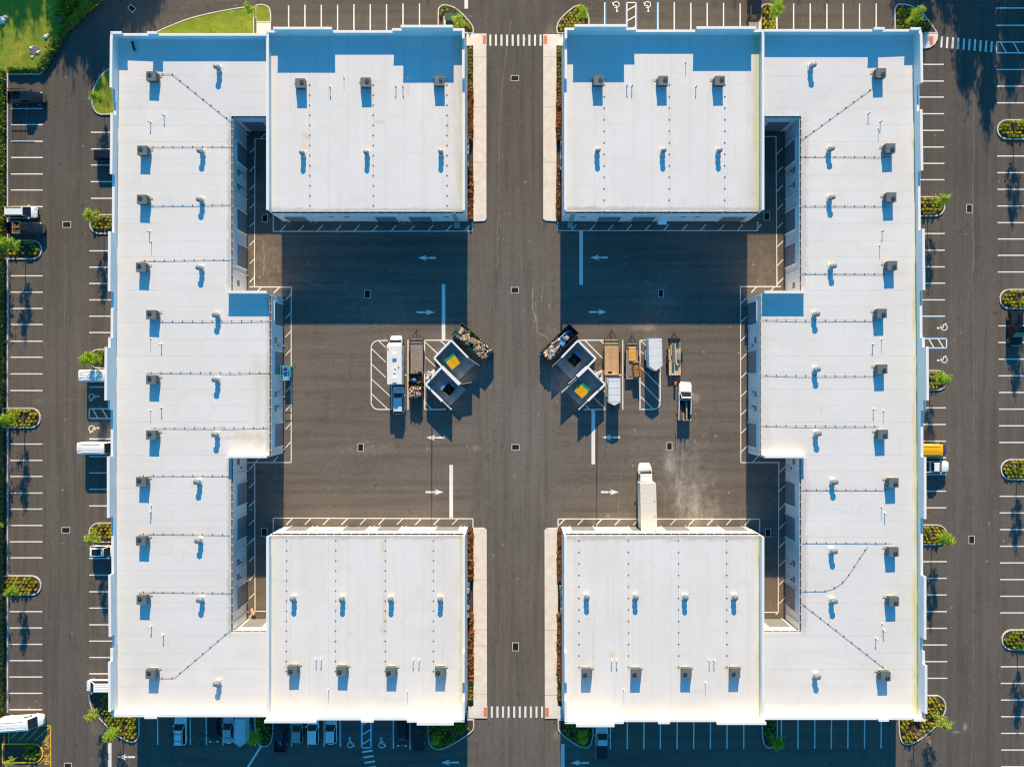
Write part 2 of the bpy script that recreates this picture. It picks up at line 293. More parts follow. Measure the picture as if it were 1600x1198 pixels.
M = dict(
    asphalt=asphalt(),
    soil=pm('soil', (.045, .055, .02), .95, .5, 1.2, bump=.6),
    mulch=pm('mulch', (.075, .048, .034), .95, .55, 4, bump=.7),
    grass=grassm('grass', (.13, .22, .006), (.27, .33, .010), (.44, .37, .03)),
    concrete=pm('concrete', (.78, .71, .62), .85, .10, .8, bump=.1),
    joint=pm('joint', (.22, .19, .16), .9),
    pad=pm('pad', (.30, .31, .31), .85, .25, .9, bump=.1),
    kerb=pm('kerb', (.60, .57, .52), .8, .15, 1.5),
    kerb_yellow=pm('kerb_yellow', (.78, .47, .01), .6, .12, 2),
    white_line=paintm('white_line', (.80, .77, .72)),
    blue_line=paintm('blue_line', (.02, .14, .30), .3),
    yellow_line=paintm('yellow_line', (.75, .43, .03), .5),
    red_pad=pm('red_pad', (.68, .22, .13), .8, .12, 3),
    wall=pm('wall', (.74, .74, .74), .6, .05, .4),
    wall2=pm('wall2', (.60, .63, .66), .6, .05, .4),
    coping=pm('coping', (.80, .80, .79), .45, .03, 1),
    gutter=pm('gutter', (.72, .72, .70), .45, .05, 1), gutter_in=pm('gutter_in', (.06, .055, .05), .9, .3, 2),
    door=slatm('door', (.20, .22, .25)), glass=pm('glass', (.015, .02, .026), .08, .2, 1), louvre=slatm('louvre', (.22, .23, .23), pitch=.12),
    unit=pm('unit', (.125, .16, .17), .5, .12, 2), unit_side=slatm('unit_side', (.07, .085, .09), pitch=.11),
    black=pm('black', (.012, .012, .013), .5, .2, 3), rubber=pm('rubber', (.02, .02, .02), .85, .2, 4),
    galv=pm('galv', (.36, .38, .40), .45, .3, 5, metal=.3), curb_white=pm('curb_white', (.74, .73, .70), .6, .06),
    steel=pm('steel', (.27, .29, .31), .45, .3, 5, metal=.3), wood_post=pm('wood_post', (.045, .038, .032), .8, .3, 6),
    pipe=pm('pipe', (.16, .13, .11), .5, .3, 1.5), bark=pm('bark', (.16, .12, .09), .9, .3, 5, bump=.5),
    tree=leafm('tree', (.20, .36, .012), (.42, .58, .02)), tree2=leafm('tree2', (.28, .38, .03), (.50, .58, .06)),
    treeb=leafm('treeb', (.20, .14, .10), (.34, .27, .19)), pine=leafm('pine', (.02, .05, .01), (.06, .11, .02), .4),
    shrub_y=leafm('shrub_y', (.38, .36, .012), (.72, .64, .03), 1.), shrub_g=leafm('shrub_g', (.16, .24, .012), (.38, .42, .02), 1.),
    shrub_r=leafm('shrub_r', (.14, .035, .014), (.58, .24, .06), 1.2), shrub_rg=leafm('shrub_rg', (.16, .14, .015), (.42, .36, .03), 1.2),
    hedge=leafm('hedge', (.09, .18, .008), (.30, .42, .012), .6),
    green_metal=pm('green_metal', (.03, .10, .055), .5, .1, 3), green_dump=pm('green_dump', (.025, .085, .045), .6, .3, 3),
    black_dump=pm('black_dump', (.025, .022, .025), .6, .3, 3), rust=pm('rust', (.055, .028, .018), .9, .5, 4, bump=.4),
    lid_green=pm('lid_green', (.0, .27, .12), .5, .08, 3), lid_yellow=pm('lid_yellow', (.85, .42, .0), .5, .08, 3),
    dump_blue=pm('dump_blue', (.04, .22, .50), .5, .12, 3),
    tire=pm('tire', (.018, .018, .018), .9, .2, 5), chrome=pm('chrome', (.7, .7, .7), .2, .05, 3, metal=1.),
    lamp_white=pm('lamp_white', (.8, .8, .78), .2, .05), lamp_red=pm('lamp_red', (.35, .01, .01), .3, .05),
    card=pm('card', (.52, .33, .16), .85, .2, 1.5), card2=pm('card2', (.62, .44, .24), .85, .2, 1.5), brown=pm('brown', (.17, .09, .05), .85, .3, 3),
    plank=pm('plank', (.62, .47, .30), .8, .2, 2), whitejunk=pm('whitejunk', (.68, .66, .63), .6, .15, 2), redjunk=pm('redjunk', (.45, .05, .03), .6, .2, 3),
    bluejunk=pm('bluejunk', (.05, .18, .40), .6, .2, 3), greyjunk=pm('greyjunk', (.13, .14, .15), .7, .3, 3), yellowjunk=pm('yellowjunk', (.62, .48, .05), .6, .2, 3),
    greenjunk=pm('greenjunk', (.10, .22, .05), .6, .2, 3), deck_grey=pm('deck_grey', (.31, .25, .205), .85, .22, 2.5),
    deck_tan=pm('deck_tan', (.58, .36, .175), .8, .14, 2), sheet=pm('sheet', (.70, .36, .06), .7, .08, 2), sofa=pm('sofa', (.36, .17, .065), .85, .18, 2, bump=.4),
    lift_blue=pm('lift_blue', (.02, .28, .50), .4, .1, 3), lift_light=pm('lift_light', (.14, .45, .58), .5, .1, 3),
    trailer_white=pm('trailer_white', (.68, .70, .70), .5, .07, .8, bump=.15), rv_white=pm('rv_white', (.77, .765, .735), .45, .06, .6),
    truck_box=pm('truck_box', (.74, .69, .58), .5, .04, .6), orange=pm('orange', (.8, .18, .02), .5, .1))
def paint(name, c, rough=.25, metal=0.): 
    if 'paint_' + name not in M: M['paint_' + name] = pm('paint_' + name, c, rough, .03, 1, metal, coat=.25)
    return M['paint_' + name]

# ---------------------------------------------------------------- ground, pavement and their markings
def S(o): o['kind'] = 'structure'; return o
g = MB(); g.flat([(-320, -320), (320, -320), (320, 320), (-320, 320)], -.05); S(g.build('ground', M['soil']))
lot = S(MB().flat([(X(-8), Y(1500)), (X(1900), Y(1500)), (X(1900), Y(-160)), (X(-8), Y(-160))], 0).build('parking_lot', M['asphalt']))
Z1, Z2 = .004, .008
def mark(name, fn, mat='white_line', z=Z1):
    m = MB(); fn(m); o = m.build(name, M[mat], lot); return o
def L(m, x0, y0, x1, y1, w=1.9, z=Z1): m.line((X(x0), Y(y0)), (X(x1), Y(y1)), w * K, z)
left_in = [170,195,221,246.3,272,297,323, 431,456.5,482,507,533,558,584,610, 693.5,719,744,770,795,820.5,846,871, 955,980.5,1006,1031.5,1057,1082.5,1108]
left_out = [207,233,258,284,310, 392,417.5,443,468.5,494,519.5, 604.5, 713,738.5,764,790, 872,898,924,949.5,975.5,1001,1026.5,1052]
right_in = [101,127,152,178,204,230,255.5,281, 365,391,417,442.5,468.5,494, 637,663,689,715,741,767,793, 877,903,929,955,981,1007,1033,1059]
right_out = [13,40,109,135,161, 244,270,296,322,348,373.5,399,425, 509,535,561,587,613,639,665,691, 775,801,827,853,879,905,931,957, 1041,1067,1093,1119,1145,1171,1197]
mark('bay_lines', lambda m: [L(m, 17.5 - (y-170)*.003, y, 67 - (y-170)*.001, y) for y in left_in])
mark('bay_lines', lambda m: [L(m, 139.5 if y > 380 else 142, y, 192, y) for y in left_out])
mark('bay_lines', lambda m: [L(m, 1424, y, 1474.5 + (y-100)*.006, y) for y in right_in])
mark('bay_lines', lambda m: [L(m, 1557 + (y-100)*.007, y, 1609, y) for y in right_out])
mark('bay_lines', lambda m: [L(m, x, y0, x, 59) for x, y0 in [(451,9),(476.5,8),(502,8),(527.5,8),(553,7),(578.5,7),(604,7),(629.7,6),(655.5,6),
    (944.8,4),(1028,4),(1053.5,4),(1079.5,5),(1105,5),(1130.5,5),(1156.5,6),(1214,6),(1240,6),(1266,6),(1292,6),(1317.5,6),(1343,6),(1369,6)]])
mark('bay_lines', lambda m: [L(m, x, 1108, x + .6, 1162.5 + (x-246)*.012) for x in (246,297,322,348,398,455.2,480.5,506,531)] + [L(m, 614.4, 1112, 614.8, 1169), L(m, 640.3, 1112, 640.6, 1170)])
mark('bay_lines', lambda m: [L(m, x, 1114, x - .3, 1170 - (x-900)*.003) for x in (954,980.3,1006.3,1032,1058.2,1084.2,1110.2,1136.2,1162.3,1221,1247,1273.2,1299.2,1325,1351,1377)])
def box_hatch(x0, y0, x1, y1, diags, w=1.9):
    def f(m):
        m2 = MB()
        for a in ((x0, y0, x1, y0), (x0, y1, x1, y1), (x0, y0, x0, y1), (x1, y0, x1, y1)): L(m, *a, w=w)
        for d in diags: L(m, *d, w=w, z=Z2)
    return f
mark('access_aisle', box_hatch(139.5, 638.5, 196, 653.5, [(145,639,153,653), (159.5,639,168,653)]))
mark('access_aisle', box_hatch(1424, 529, 1479, 543.5, [(1451,529,1459,543), (1465.5,529,1474,543)]))
mark('access_aisle', box_hatch(979.5, 4.5, 993.5, 60, [(980,16.5,993,9.5), (980,33,993,25.5), (980,50,993,42)]))
mark('access_aisle', box_hatch(565.5, 1108, 579.5, 1167.5, [(566,1132,579,1124), (566,1147,579,1139), (566,1162,579,1154)]))
mark('access_aisle', box_hatch(1557, 66, 1612, 83, [(1563,66,1572,82), (1583,66,1592,82)]))
mark('bay_lines', lambda m: [L(m, *a, w=1.9) for a in [(139.5,685.5,192,685.5)]])
mark('blue_lines', lambda m: [L(m, *a, w=1.9, z=Z2) for a in [(139.5,683.2,192,683.2),(139.5,655.6,192,655.6),(141,606.6,192,606.6),(1424,526.7,1479,526.7),(1424,545.8,1479,545.8),(1424,496.2,1479,496.2),
    (947,4,947,59),(977.2,4,977.2,59),(995.8,4,995.8,59),(1025.7,4,1025.7,59),(533.2,1112,533.8,1167),(563.2,1112,563.4,1167),(582,1112,582.2,1167),(612.3,1112,612.7,1168)]], 'blue_line')
# keep-clear hatching along the courtyard walls
def hatch(lines, diags, w=1.5):
    return mark('keep_clear_hatching', lambda m: ([L(m, *a, w=w) for a in lines], [L(m, *d, w=w, z=Z2) for d in diags]))
hatch([(427,330,427,362.3),(427,361.7,738.3,361.2),(738,361.5,738,346)], [(438 + i*28.8, 361, 446.5 + i*28.8, 352) for i in range(11)])
hatch([(398,217,418,217),(398.5,217,397.5,447.5),(390,448.2,455.8,448.8),(455,449,455,722.6),(386,722.3,455.8,722.3)],
      [(398, 231 + i*28.8, 390, 239.5 + i*28.8) for i in range(8)] + [(454.5, 459.5 + i*28.8, 446, 469 + i*28.8) for i in range(9)] +
      [(408,449,402,455),(436.5,449,427.5,458),(407,217,415,209),(434,713,427,721.5),(405,716,399,722)])
hatch([(398,722.5,398.5,954.5),(398.5,954.3,444,955)], [(397.5, 725 + i*28.8, 389, 733.5 + i*28.8) for i in range(9)] + [(399,955,391,963)])
hatch([(427,833,427,809.5),(426.4,809,739,810),(739,810,739,824)], [(456.5 + i*28.8, 810, 447.3 + i*28.8, 819.3) for i in range(10)])
hatch([(871.3,346,871.3,361),(871,360.3,1184.5,360.5),(1184,361,1184,346)], [(892.5 + i*28.9, 360, 900.5 + i*28.9, 351) for i in range(11)])
hatch([(1194,213.5,1213,213.5),(1212.5,213,1214,447.5),(1156.3,447.8,1220,447.8),(1157,448,1157.5,722.6),(1157,722.4,1218,722.4)],
      [(1223 + i*.1, 231.5 + i*29, 1214 + i*.1, 241 + i*29) for i in range(8)] + [(1166.3, 465.5 + i*29, 1157.5, 474.5 + i*29) for i in range(9)] + [(1182,448,1174,457),(1210,448,1203,456),(1184,713,1176,722)])
hatch([(1217,722.5,1216,955.5),(1166,956,1216,956)], [(1226.7, 728.5 + i*29.2, 1217.5, 738 + i*29.2) for i in range(8)] + [(1216,956,1212,960)])
hatch([(872,824,872,810.5),(872,810.3,1187.5,810.5),(1187,810,1187,830)], [(882 + i*29, 811, 873.5 + i*29, 820) for i in range(11)])
# centre storage bays
def arc(m, cx, cy, r, a0, a1, w=1.8, n=8):
    p = [(cx + r*math.cos(math.radians(a0 + (a1-a0)*i/n)), cy - r*math.sin(math.radians(a0 + (a1-a0)*i/n))) for i in range(n+1)]
    for i in range(n): L(m, *p[i], *p[i+1], w=w, z=Z1 + .0003*(i % 2))
def centre(m):
    for a in [(606,532,591,532),(580,543,580,627),(591,639.5,612,639.5),(612,601,612,639.5),(637.5,531,637.5,640),(663.5,531,663.5,640),(663.5,531.5,702,531.5),(663.5,639.5,692,639.5),
              (628,586,638,586),(905,531.5,946.5,531.5),(946.5,589,946.5,640),(973,531,973,640),(1000,531.5,1000,640),(1000,531.5,1022,531.5),(1031.5,575,1031.5,629),(1000,639.5,1020,639.5),(912,639.5,946.5,639.5),(966,585.5,977,585.5)]: L(m, *a, w=1.8)
    arc(m, 591.5, 543.5, 11.5, 180, 90); arc(m, 591.5, 628, 11.5, 180, 270); arc(m, 1020, 628, 11.5, 0, -90); arc(m, 692, 630, 9.5, 270, 300)
    for d in [(592,533,603,543),(581,545,603,566),(580.5,568.5,603,590),(580.5,592,612,621),(580.5,615,606,639),(664,534,684.5,553),(688,532,698,541),(664.5,557.5,684,576),(664,581,670,587),
              (664,628.5,674.5,639),(914,532,943,561),(938,532,947,540),(1001,532.5,1010,540),(1001,548.5,1031,576),(1001,573.5,1031,604),(1001,596,1031,627),(1001,619.5,1020,638.5),(928,621,946,638.5),(940,607,947,614),(915,633,921,639)]: L(m, *d, w=1.5, z=Z2)
mark('storage_bay_lines', centre)
for a in [(693,444,693,530.5),(705,726,705,809.5),(908,361,908,445),(927,640.5,927,725),(879.3,1161.5,879.3,1215),(728.5,-10,728.5,14)]: mark('stop_bar', lambda m: L(m, *a, w=5.6))
mark('centre_line', lambda m: [L(m, 171.5,1160,171.5,1215, w=5.4)])
mark('centre_line', lambda m: [L(m, 413,1157,384,1203, w=3.2)])
for x0, y0, n in ((764.6, 54.5, 10), (767.0, 1103, 10)):
    mark('crosswalk', lambda m: [m.box(X(x0 + i*8.72), X(x0 + i*8.72 + 3.1), Y(y0 + 17.5), Y(y0), 0, Z1) for i in range(n)])
def cw3(m):
    for i in range(10):
        x, y = 1471.3 + i*8.65, 66 + i*.83; L(m, x + .6, y - 8.7, x - .6, y + 8.7, w=3.2)
mark('crosswalk', cw3)
def cw4(m):
    for i in range(5):
        x, y = 574 + i*1.9, 1173 + i*8.4; L(m, x - 8, y + 1.2, x + 8, y - 1.2, w=3)
mark('crosswalk', cw4)
def arrow(x, y, s):   # s=-1 points left
    def f(m):
        P = lambda a, b: (X(x + s*a), Y(y + b))
        m.line(P(-14, 0), P(-2.8, 0), 3.0*K, Z1)
        m.add([(*P(14, 0), Z1), (*P(0, -4.7), Z1), (*P(3.2, -1.4), Z1), (*P(-2, -1.4), Z1), (*P(-2, 1.4), Z1), (*P(3.2, 1.4), Z1), (*P(0, 4.7), Z1)], [(0, 1, 2), (0, 2, 5), (0, 5, 6), (2, 3, 4, 5)])
    mark('direction_arrow', f)
for a in [(667,403,-1),(665,488,1),(680,683.5,-1),(679,768.5,1),(936,402.5,-1),(934,487.5,1),(955,683,-1),(953,768.5,1),(197,1182,-1),(703,1190.5,-1),(906,1191,-1)]: arrow(*a)
def chair(x, y, a, r=5):
    def f(m):
        c, s = math.cos(a), math.sin(a); P = lambda u, v: (X(x + c*u - s*v), Y(y + s*u + c*v))
        n = 14
        p = [P(r*math.cos(math.radians(-30 + 290*i/n)), 2.5 + r*math.sin(math.radians(-30 + 290*i/n))) for i in range(n + 1)]
        for i in range(n): m.line(p[i], p[i+1], 1.5*K, Z1 + .0003*(i % 2))
        m.line(P(-1, -6), P(0, 1), 1.5*K, Z2); m.line(P(0, 1), P(4, 1), 1.4*K, Z2 + .001); m.line(P(4, 1), P(6.5, 6), 1.4*K, Z2 + .002); m.line(P(-.5, -2.5), P(3, -2.5), 1.2*K, Z2 + .003)
        m.flat([P(-1 + 1.7*math.cos(q*math.pi/4), -7.6 + 1.7*math.sin(q*math.pi/4)) for q in range(8)][::-1], Z1)
    mark('wheelchair_symbol', f)
chair(146, 620, math.pi/2, 4.6); chair(146, 669.5, math.pi/2, 4.6); chair(1473, 511.5, -math.pi/2, 4.6); chair(1473, 562, -math.pi/2, 4.6)
chair(963, 10, 0 + math.pi, 4.6); chair(1012, 10, math.pi, 4.6); chair(547.5, 1160, 0, 4.6); chair(596.5, 1160.5, 0, 4.6)
# fire lane, lower left corner
mark('fire_lane_hatching', lambda m: ([L(m, *a, w=1.9) for a in [(13.5,1133,79,1133),(79,1132,79,1230),(13.5,1133,13.5,1162)]],
    [L(m, *a, w=1.6, z=Z2) for a in [(17,1153,29,1142),(29,1156,45,1141),(42,1156,63,1134),(55,1156,79,1134),(64,1161,71,1154),(60,1193,71,1184),(76,1150,79,1147),(76,1165,79,1162),(76,1179,79,1176),(76,1191,79,1188),(40,1200,48,1192)]]), 'yellow_line')
def words(txt, x, y, size, rot, mat):
    cu = bpy.data.curves.new('painted_letters', 'FONT'); cu.body = txt; cu.size = size; cu.align_x = 'CENTER'; cu.align_y = 'CENTER'; cu.materials.append(mat); cu.offset = .025
    o = bpy.data.objects.new('painted_letters', cu); COL.objects.link(o); o.parent = lot; o.location = (X(x), Y(y), Z2); o.rotation_euler = (0, 0, rot)
    off = ORG[lot.name]; o.location = (X(x) - off[0], Y(y) - off[1], Z2 - off[2])
words('FIRE', 73.2, 1186, .95, math.pi/2, M['yellow_line']); words('LANE', 73.2, 1159, .95, math.pi/2, M['yellow_line'])
# sealed cracks
def crack(pts, w=.5, j=1.2, mat='joint'):
    def f(m):
        q = [pts[0]]
        for a, b in zip(pts, pts[1:]):
            n = max(1, int(math.hypot(b[0]-a[0], b[1]-a[1]) / 7))
            for i in range(1, n + 1): q.append((a[0] + (b[0]-a[0])*i/n + random.uniform(-j, j), a[1] + (b[1]-a[1])*i/n + random.uniform(-j, j)))
        for i, (a, b) in enumerate(zip(q, q[1:])): L(m, *a, *b, w=w*random.uniform(.5, 1.3), z=.0015 + .0003*(i % 3))
    mark('crack_line', f, mat)
M['grate'] = pm('grate', (.004, .004, .004), .9)
M['crack'] = pm('crack', (.25, .22, .19), .9, .3, 2)
for p, w in [([(833,452),(832,478),(838,500),(840,520),(852,525),(866,538)], 1.5), ([(836,498),(833,520)], .9), ([(848,445),(846,470)], .7), ([(799,32),(787,110),(781,190),(779,300),(777,420)], .55), ([(833,440),(832,480),(838,500),(840,520),(852,525),(866,538)], .8), ([(835,470),(841,505)], .6),
             ([(410,370),(413,395),(411,430)], 1.6), ([(455,432),(480,440),(500,447),(530,446),(548,441)], .9), ([(503,738),(515,724),(522,718)], .8), ([(490,440),(505,450)], .7),
             ([(101,380),(102,560),(101,700)], .3), ([(1521,100),(1520,500),(1522,700),(1519,1190)], .4), ([(974,715),(968,760),(966,806)], .5), ([(1250+270,260),(1521,420)], .5), ([(60,626),(140,623)], .4)]:
    crack(p, w, mat='crack')

# ---------------------------------------------------------------- drains
def drain(x, y, w, h, label, rot=0, ground=0):
    t = thing('drain_grate', label, 'drain', X(x), Y(y), 0, rot, 'storm drain grates set in the asphalt')
    m = MB(); a, b = w*K/2, h*K/2
    for q in ((-a, a, -b, -b + .10), (-a, a, b - .10, b), (-a, -a + .10, -b + .10, b - .10), (a - .10, a, -b + .10, b - .10)): m.box(*q, -.02, .022)
    m.build('frame', M['kerb'], t, local=True)
    m = MB(); m.box(-a + .10, a - .10, -b + .10, b - .10, -.04, .009); n = 7
    for i in range(n): xx = -a + .2 + (2*a - .4)*i/(n-1); m.box(xx - .03, xx + .03, -b + .14, b - .14, .009, .018)
    m.build('grate', M['grate'], t, local=True)
for i, (x, y, w, h, l) in enumerate([(804.5,122.5,13,9.5,'dark storm drain at the north end of the central road'), (804.5,453.5,12.5,10,'dark storm drain in the central road between the shadowed yards'),
        (805.5,698.5,12.5,9.5,'dark storm drain in the central road below the dumpsters'), (805.5,1010,10.5,13.5,'dark storm drain at the south end of the central road'),
        (574,459.5,10,13,'storm drain inside the shadow of the left yard'), (563.5,699,9.5,13,'storm drain below the parked motorhome'),
        (414,341,9.5,13,'storm drain beside the lower left corner of the upper left building'), (413,831,9.5,13,'storm drain beside the upper left corner of the lower left building'),
        (104.5,351,13.5,10,'storm drain in the left lot facing the parked pickup truck'), (103,828,13.5,9.5,'storm drain low in the left lot facing a planted island'),
        (1032.5,458.5,8.5,13,'storm drain inside the shadow of the right yard'), (1046,697,9,12.5,'silted storm drain above the sandy trail in the right yard'),
        (1198,338,9.5,13,'storm drain beside the lower right corner of the upper right building'), (1200,832,9.5,13,'storm drain beside the upper right corner of the lower right building'),
        (1514.5,326,9.5,13.5,'storm drain in the upper half of the right lot'), (1518,843,9.5,13,'storm drain in the lower half of the right lot'), (106,1196,12,10,'storm drain cut by the bottom edge of the photo')]):
    drain(x, y, w, h, l)
drain(206, 13.5, 11, 8.5, 'storm drain turned diagonally in the shaded drive at the top left', math.radians(-42))

# ---------------------------------------------------------------- pavements (sidewalks) and planting strips beside the central road
def walk(name, polys, joints=(), red=None):
    o = MB()
    for p in polys: o.prism(W(p), 0, .12)
    o = S(o.build(name, M['concrete']))
    m = MB()
    for a in joints: L(m, *a, w=.5, z=.123)
    if joints: m.build('joint_lines', M['joint'], o)
    if red: MB().box(X(red[0]), X(red[1]), Y(red[3]), Y(red[2]), .11, .126).build('tactile_pad', M['red_pad'], o)
walk('sidewalk', [[(739.5,72),(760,72),(760,342),(757,345.5),(739.5,346.5)], [(729,53.5),(760.3,53.5),(760.3,72),(729,72)]], [(739.5,y,760,y) for y in (90,168,254)] , (754.3,759.8,56.5,70))
walk('sidewalk', [[(848.8,72),(869.3,72),(869.3,346),(852,345),(848.8,342)], [(848.6,54.5),(880,54.5),(880,72),(848.6,72)]], [(848.8,y,869.3,y) for y in (90,168,254)], (849.2,854.6,56.5,70))
walk('sidewalk', [[(739.5,824),(756,824),(760.5,827.5),(761,1103),(740,1103)], [(732,1103),(761.5,1103),(761.5,1121),(732,1121)]], [(740,y,761,y) for y in (905,983,1008,1083)], (755.6,761,1104,1119))
walk('sidewalk', [[(850.8,828),(855,824.5),(871.3,824),(871.8,1103),(851.3,1103)], [(851.3,1103),(879,1103),(879,1121.5),(851.3,1121.5)]], [(851,y,871.5,y) for y in (984,1085)], (851.8,857.3,1104.5,1119))
walk('sidewalk', [[(402,36.5),(423.5,36.5),(423.5,62),(402,62)]])
walk('sidewalk', [[(1170,31),(1187.5,31),(1187.5,62),(1170,62)]])
def bed(p, mat='mulch', z=.10): return S(MB().prism(W(p), -.02, z).build('planting_bed', M[mat]))
for p in ([(731.5,74),(739.5,74),(739.5,346),(731.5,346)], [(869.3,74),(877,74),(877,346),(869.3,346)], [(731.5,825),(739.7,825),(739.9,1100),(731.5,1100)], [(871.8,825),(877,825),(877,1101),(871.8,1101)]): bed(p)

# ---------------------------------------------------------------- islands with kerbs
def inset(p, d):
    n = len(p); out = []
    ar = sum(p[i][0]*p[(i+1) % n][1] - p[(i+1) % n][0]*p[i][1] for i in range(n)); sg = 1 if ar > 0 else -1
    for i in range(n):
        a, b, c = Vector(p[i-1]), Vector(p[i]), Vector(p[(i+1) % n])
        e, f = (b-a).normalized(), (c-b).normalized(); nrm = Vector((-(e+f).y, (e+f).x)).normalized()*sg
        q = max(.4, nrm.dot(Vector((-e.y, e.x))*sg)); out.append(tuple(b + nrm*d/q))
    return out
def inside(x, y, p):
    r = False; n = len(p)
    for i in range(n):
        (x1, y1), (x2, y2) = p[i], p[(i+1) % n]
        if (y1 > y) != (y2 > y) and x < (x2-x1)*(y-y1)/(y2-y1) + x1: r = not r
    return r
def spline(pts, k=5):
    out = []; n = len(pts)
    for i in range(n - 1):
        p0, p1, p2, p3 = pts[max(0, i-1)], pts[i], pts[i+1], pts[min(n-1, i+2)]
        for j in range(k):
            t = j/k; out.append(tuple(.5*((2*p1[q]) + (-p0[q]+p2[q])*t + (2*p0[q]-5*p1[q]+4*p2[q]-p3[q])*t*t + (-p0[q]+3*p1[q]-3*p2[q]+p3[q])*t**3) for q in (0, 1)))
    return out + [pts[-1]]
def island(poly, kerb='kerb', fill='mulch', kw=.20):
    p = W(poly); q = inset(p, kw); n = len(p); m = MB()
    for i in range(n):
        j = (i+1) % n; a, b, c, d = p[i], p[j], q[j], q[i]
        m.hexa([(*a, -.02), (*b, -.02), (*c, -.02), (*d, -.02)], [(*a, .14), (*b, .14), (*c, .14), (*d, .14)])
    o = MB().prism(q, -.02, .10); o = S(o.build('traffic_island', M[fill]))
    m.build('kerb', M[kerb], o); return [((x/K) + CX, CY - y/K) for x, y in q]
def pill(x0, x1, y0, y1, side):
    cy, r = (y0+y1)/2, (y1-y0)/2
    if side == 'R': return [(x0, y0)] + [(x1 - r + r*math.cos(math.radians(a)), cy - r*math.sin(math.radians(a))) for a in range(90, -91, -20)] + [(x0, y1)]
    return [(x1, y0)] + [(x0 + r - r*math.cos(math.radians(a)), cy - r*math.sin(math.radians(a))) for a in range(90, -91, -20)] + [(x1, y1)]
# one low shrub mesh of each kind, shared by its copies
def shrub_mesh(n, r, h, lr):
    m = MB(); m.dome((0, 0, 0), r*.6, h*.6, 7, 3, 1)
    for i in range(n):
        a, e = random.uniform(0, 6.28), math.asin(random.random()); q = random.uniform(.7, 1.05)
        m.leaf((r*q*math.cos(e)*math.cos(a), r*q*math.cos(e)*math.sin(a), h*q*math.sin(e) + .05), lr)
    return m
SHR = {}
for k, n, r, h, lr in (('shrub_y', 80, .25, .40, .085), ('shrub_g', 80, .30, .45, .10), ('shrub_r', 130, .46, .85, .14), ('shrub_rg', 100, .36, .5, .11)):
    SHR[k] = [shrub_mesh(n, r, h, lr).mesh('shrub', [M[k], M['hedge']]) for _ in range(3)]
PLANTS = []
NUM = 'one two three four five six seven eight nine ten eleven twelve thirteen fourteen fifteen sixteen seventeen eighteen nineteen twenty'.split()
NUM += ['twenty-' + a for a in NUM[:9]] + ['thirty'] + ['thirty-' + a for a in NUM[:9]] + ['forty'] + ['forty-' + a for a in NUM[:9]] + ['fifty'] + ['fifty-' + a for a in NUM[:9]]
def shrub(x, y, kind, label, group, s=1, name='shrub'):
    s *= random.uniform(.85, 1.15); PLANTS.append((name, kind, random.randrange(3), X(x), Y(y), random.uniform(0, 6.28), s, s*random.uniform(.85, 1.1), label, group))
def plant_all():
    for nm, cat in (('shrub', 'shrub'), ('red_bush', 'bush')):
        lst = sorted([p for p in PLANTS if p[0] == nm], key=lambda p: -p[6])
        for i, (name, kind, j, x, y, rz, s, sz, label, group) in enumerate(lst[:300]):
            o = bpy.data.objects.new(name, SHR[kind][j]); COL.objects.link(o); o.location = (x, y, .09); o.rotation_euler = (0, 0, rz); o.scale = (s, s, sz); tag(o, label, cat, group)
        if len(lst) > 300:
            m = MB(); mats = ['shrub_y', 'shrub_g', 'shrub_r', 'shrub_rg', 'hedge']
            for (name, kind, j, x, y, rz, s, sz, label, group) in lst[300:]:
                src = SHR[kind][j]; c, q = math.cos(rz)*s, math.sin(rz)*s; n0 = len(m.v)
                m.v += [(x + c*v.co.x - q*v.co.y, y + q*v.co.x + c*v.co.y, .09 + v.co.z*sz) for v in src.vertices]
                m.f += [tuple(n0 + k for k in p.vertices) for p in src.polygons]; m.m += [mats.index(kind) if p.material_index == 0 else 4 for p in src.polygons]
            tag(m.build('shrub_planting', [M[k] for k in mats]), 'smaller yellow-green mound shrubs filling the rest of the planted islands', 'shrubs', None, 'stuff')
def fill_shrubs(poly, kind, label, group, pitch=6.4, hole=None, xr=None, mixk=None, skip=.06):
    xs = [p[0] for p in poly]; ys = [p[1] for p in poly]; q = inset(poly, 2.4); y = min(ys) + 3.0; row = 0
    while y < max(ys):
        x = min(xs) + 3 + (pitch/2 if row % 2 else 0); k_ = 0
        while x < max(xs):
            if inside(x, y, q) and not (hole and math.hypot(x-hole[0], y-hole[1]) < hole[2]) and not (xr and not xr[0] < x < xr[1]) and random.random() > skip:
                shrub(x + random.uniform(-.6, .6), y + random.uniform(-.6, .6), mixk if mixk and random.random() < .3 else kind, 'mound shrub, row %s place %s, in %s' % (NUM[row], NUM[k_], label), group); k_ += 1
            x += pitch
        y += pitch*.86; row += 1
ISL = []
def isl(poly, where, kind='shrub_y', hole=None, xr=None, kerb='kerb', fill='mulch', mixk='shrub_g', plant=True, pitch=6.4):
    q = island(poly, kerb, fill)
    if plant: fill_shrubs(q, kind, where, 'low shrubs in ' + where, pitch, hole, xr, mixk)
isl(pill(4, 66.5, 375, 405.5, 'R'), 'the island beside the dark pickup truck', hole=(41, 389, 8), xr=(14, 64), kind='shrub_y')
isl(pill(4, 64.5, 636.8, 668.5, 'R'), 'the second island down the left edge', hole=(40, 652, 7), xr=(14, 64), mixk='shrub_rg')
isl(pill(4, 65.5, 898.3, 929.5, 'R'), 'the third island down the left edge', hole=(41, 914, 4), xr=(10, 64), mixk='shrub_rg')
isl(pill(4, 68.5, 1160.5, 1191, 'R'), 'the yellow-kerbed island', kind='shrub_g', kerb='kerb_yellow', xr=(40, 66), hole=(50, 1172, 5))
isl(pill(140, 190, 335, 366, 'L'), 'the top island at the left facade', hole=(162, 347, 5), xr=(140, 178))
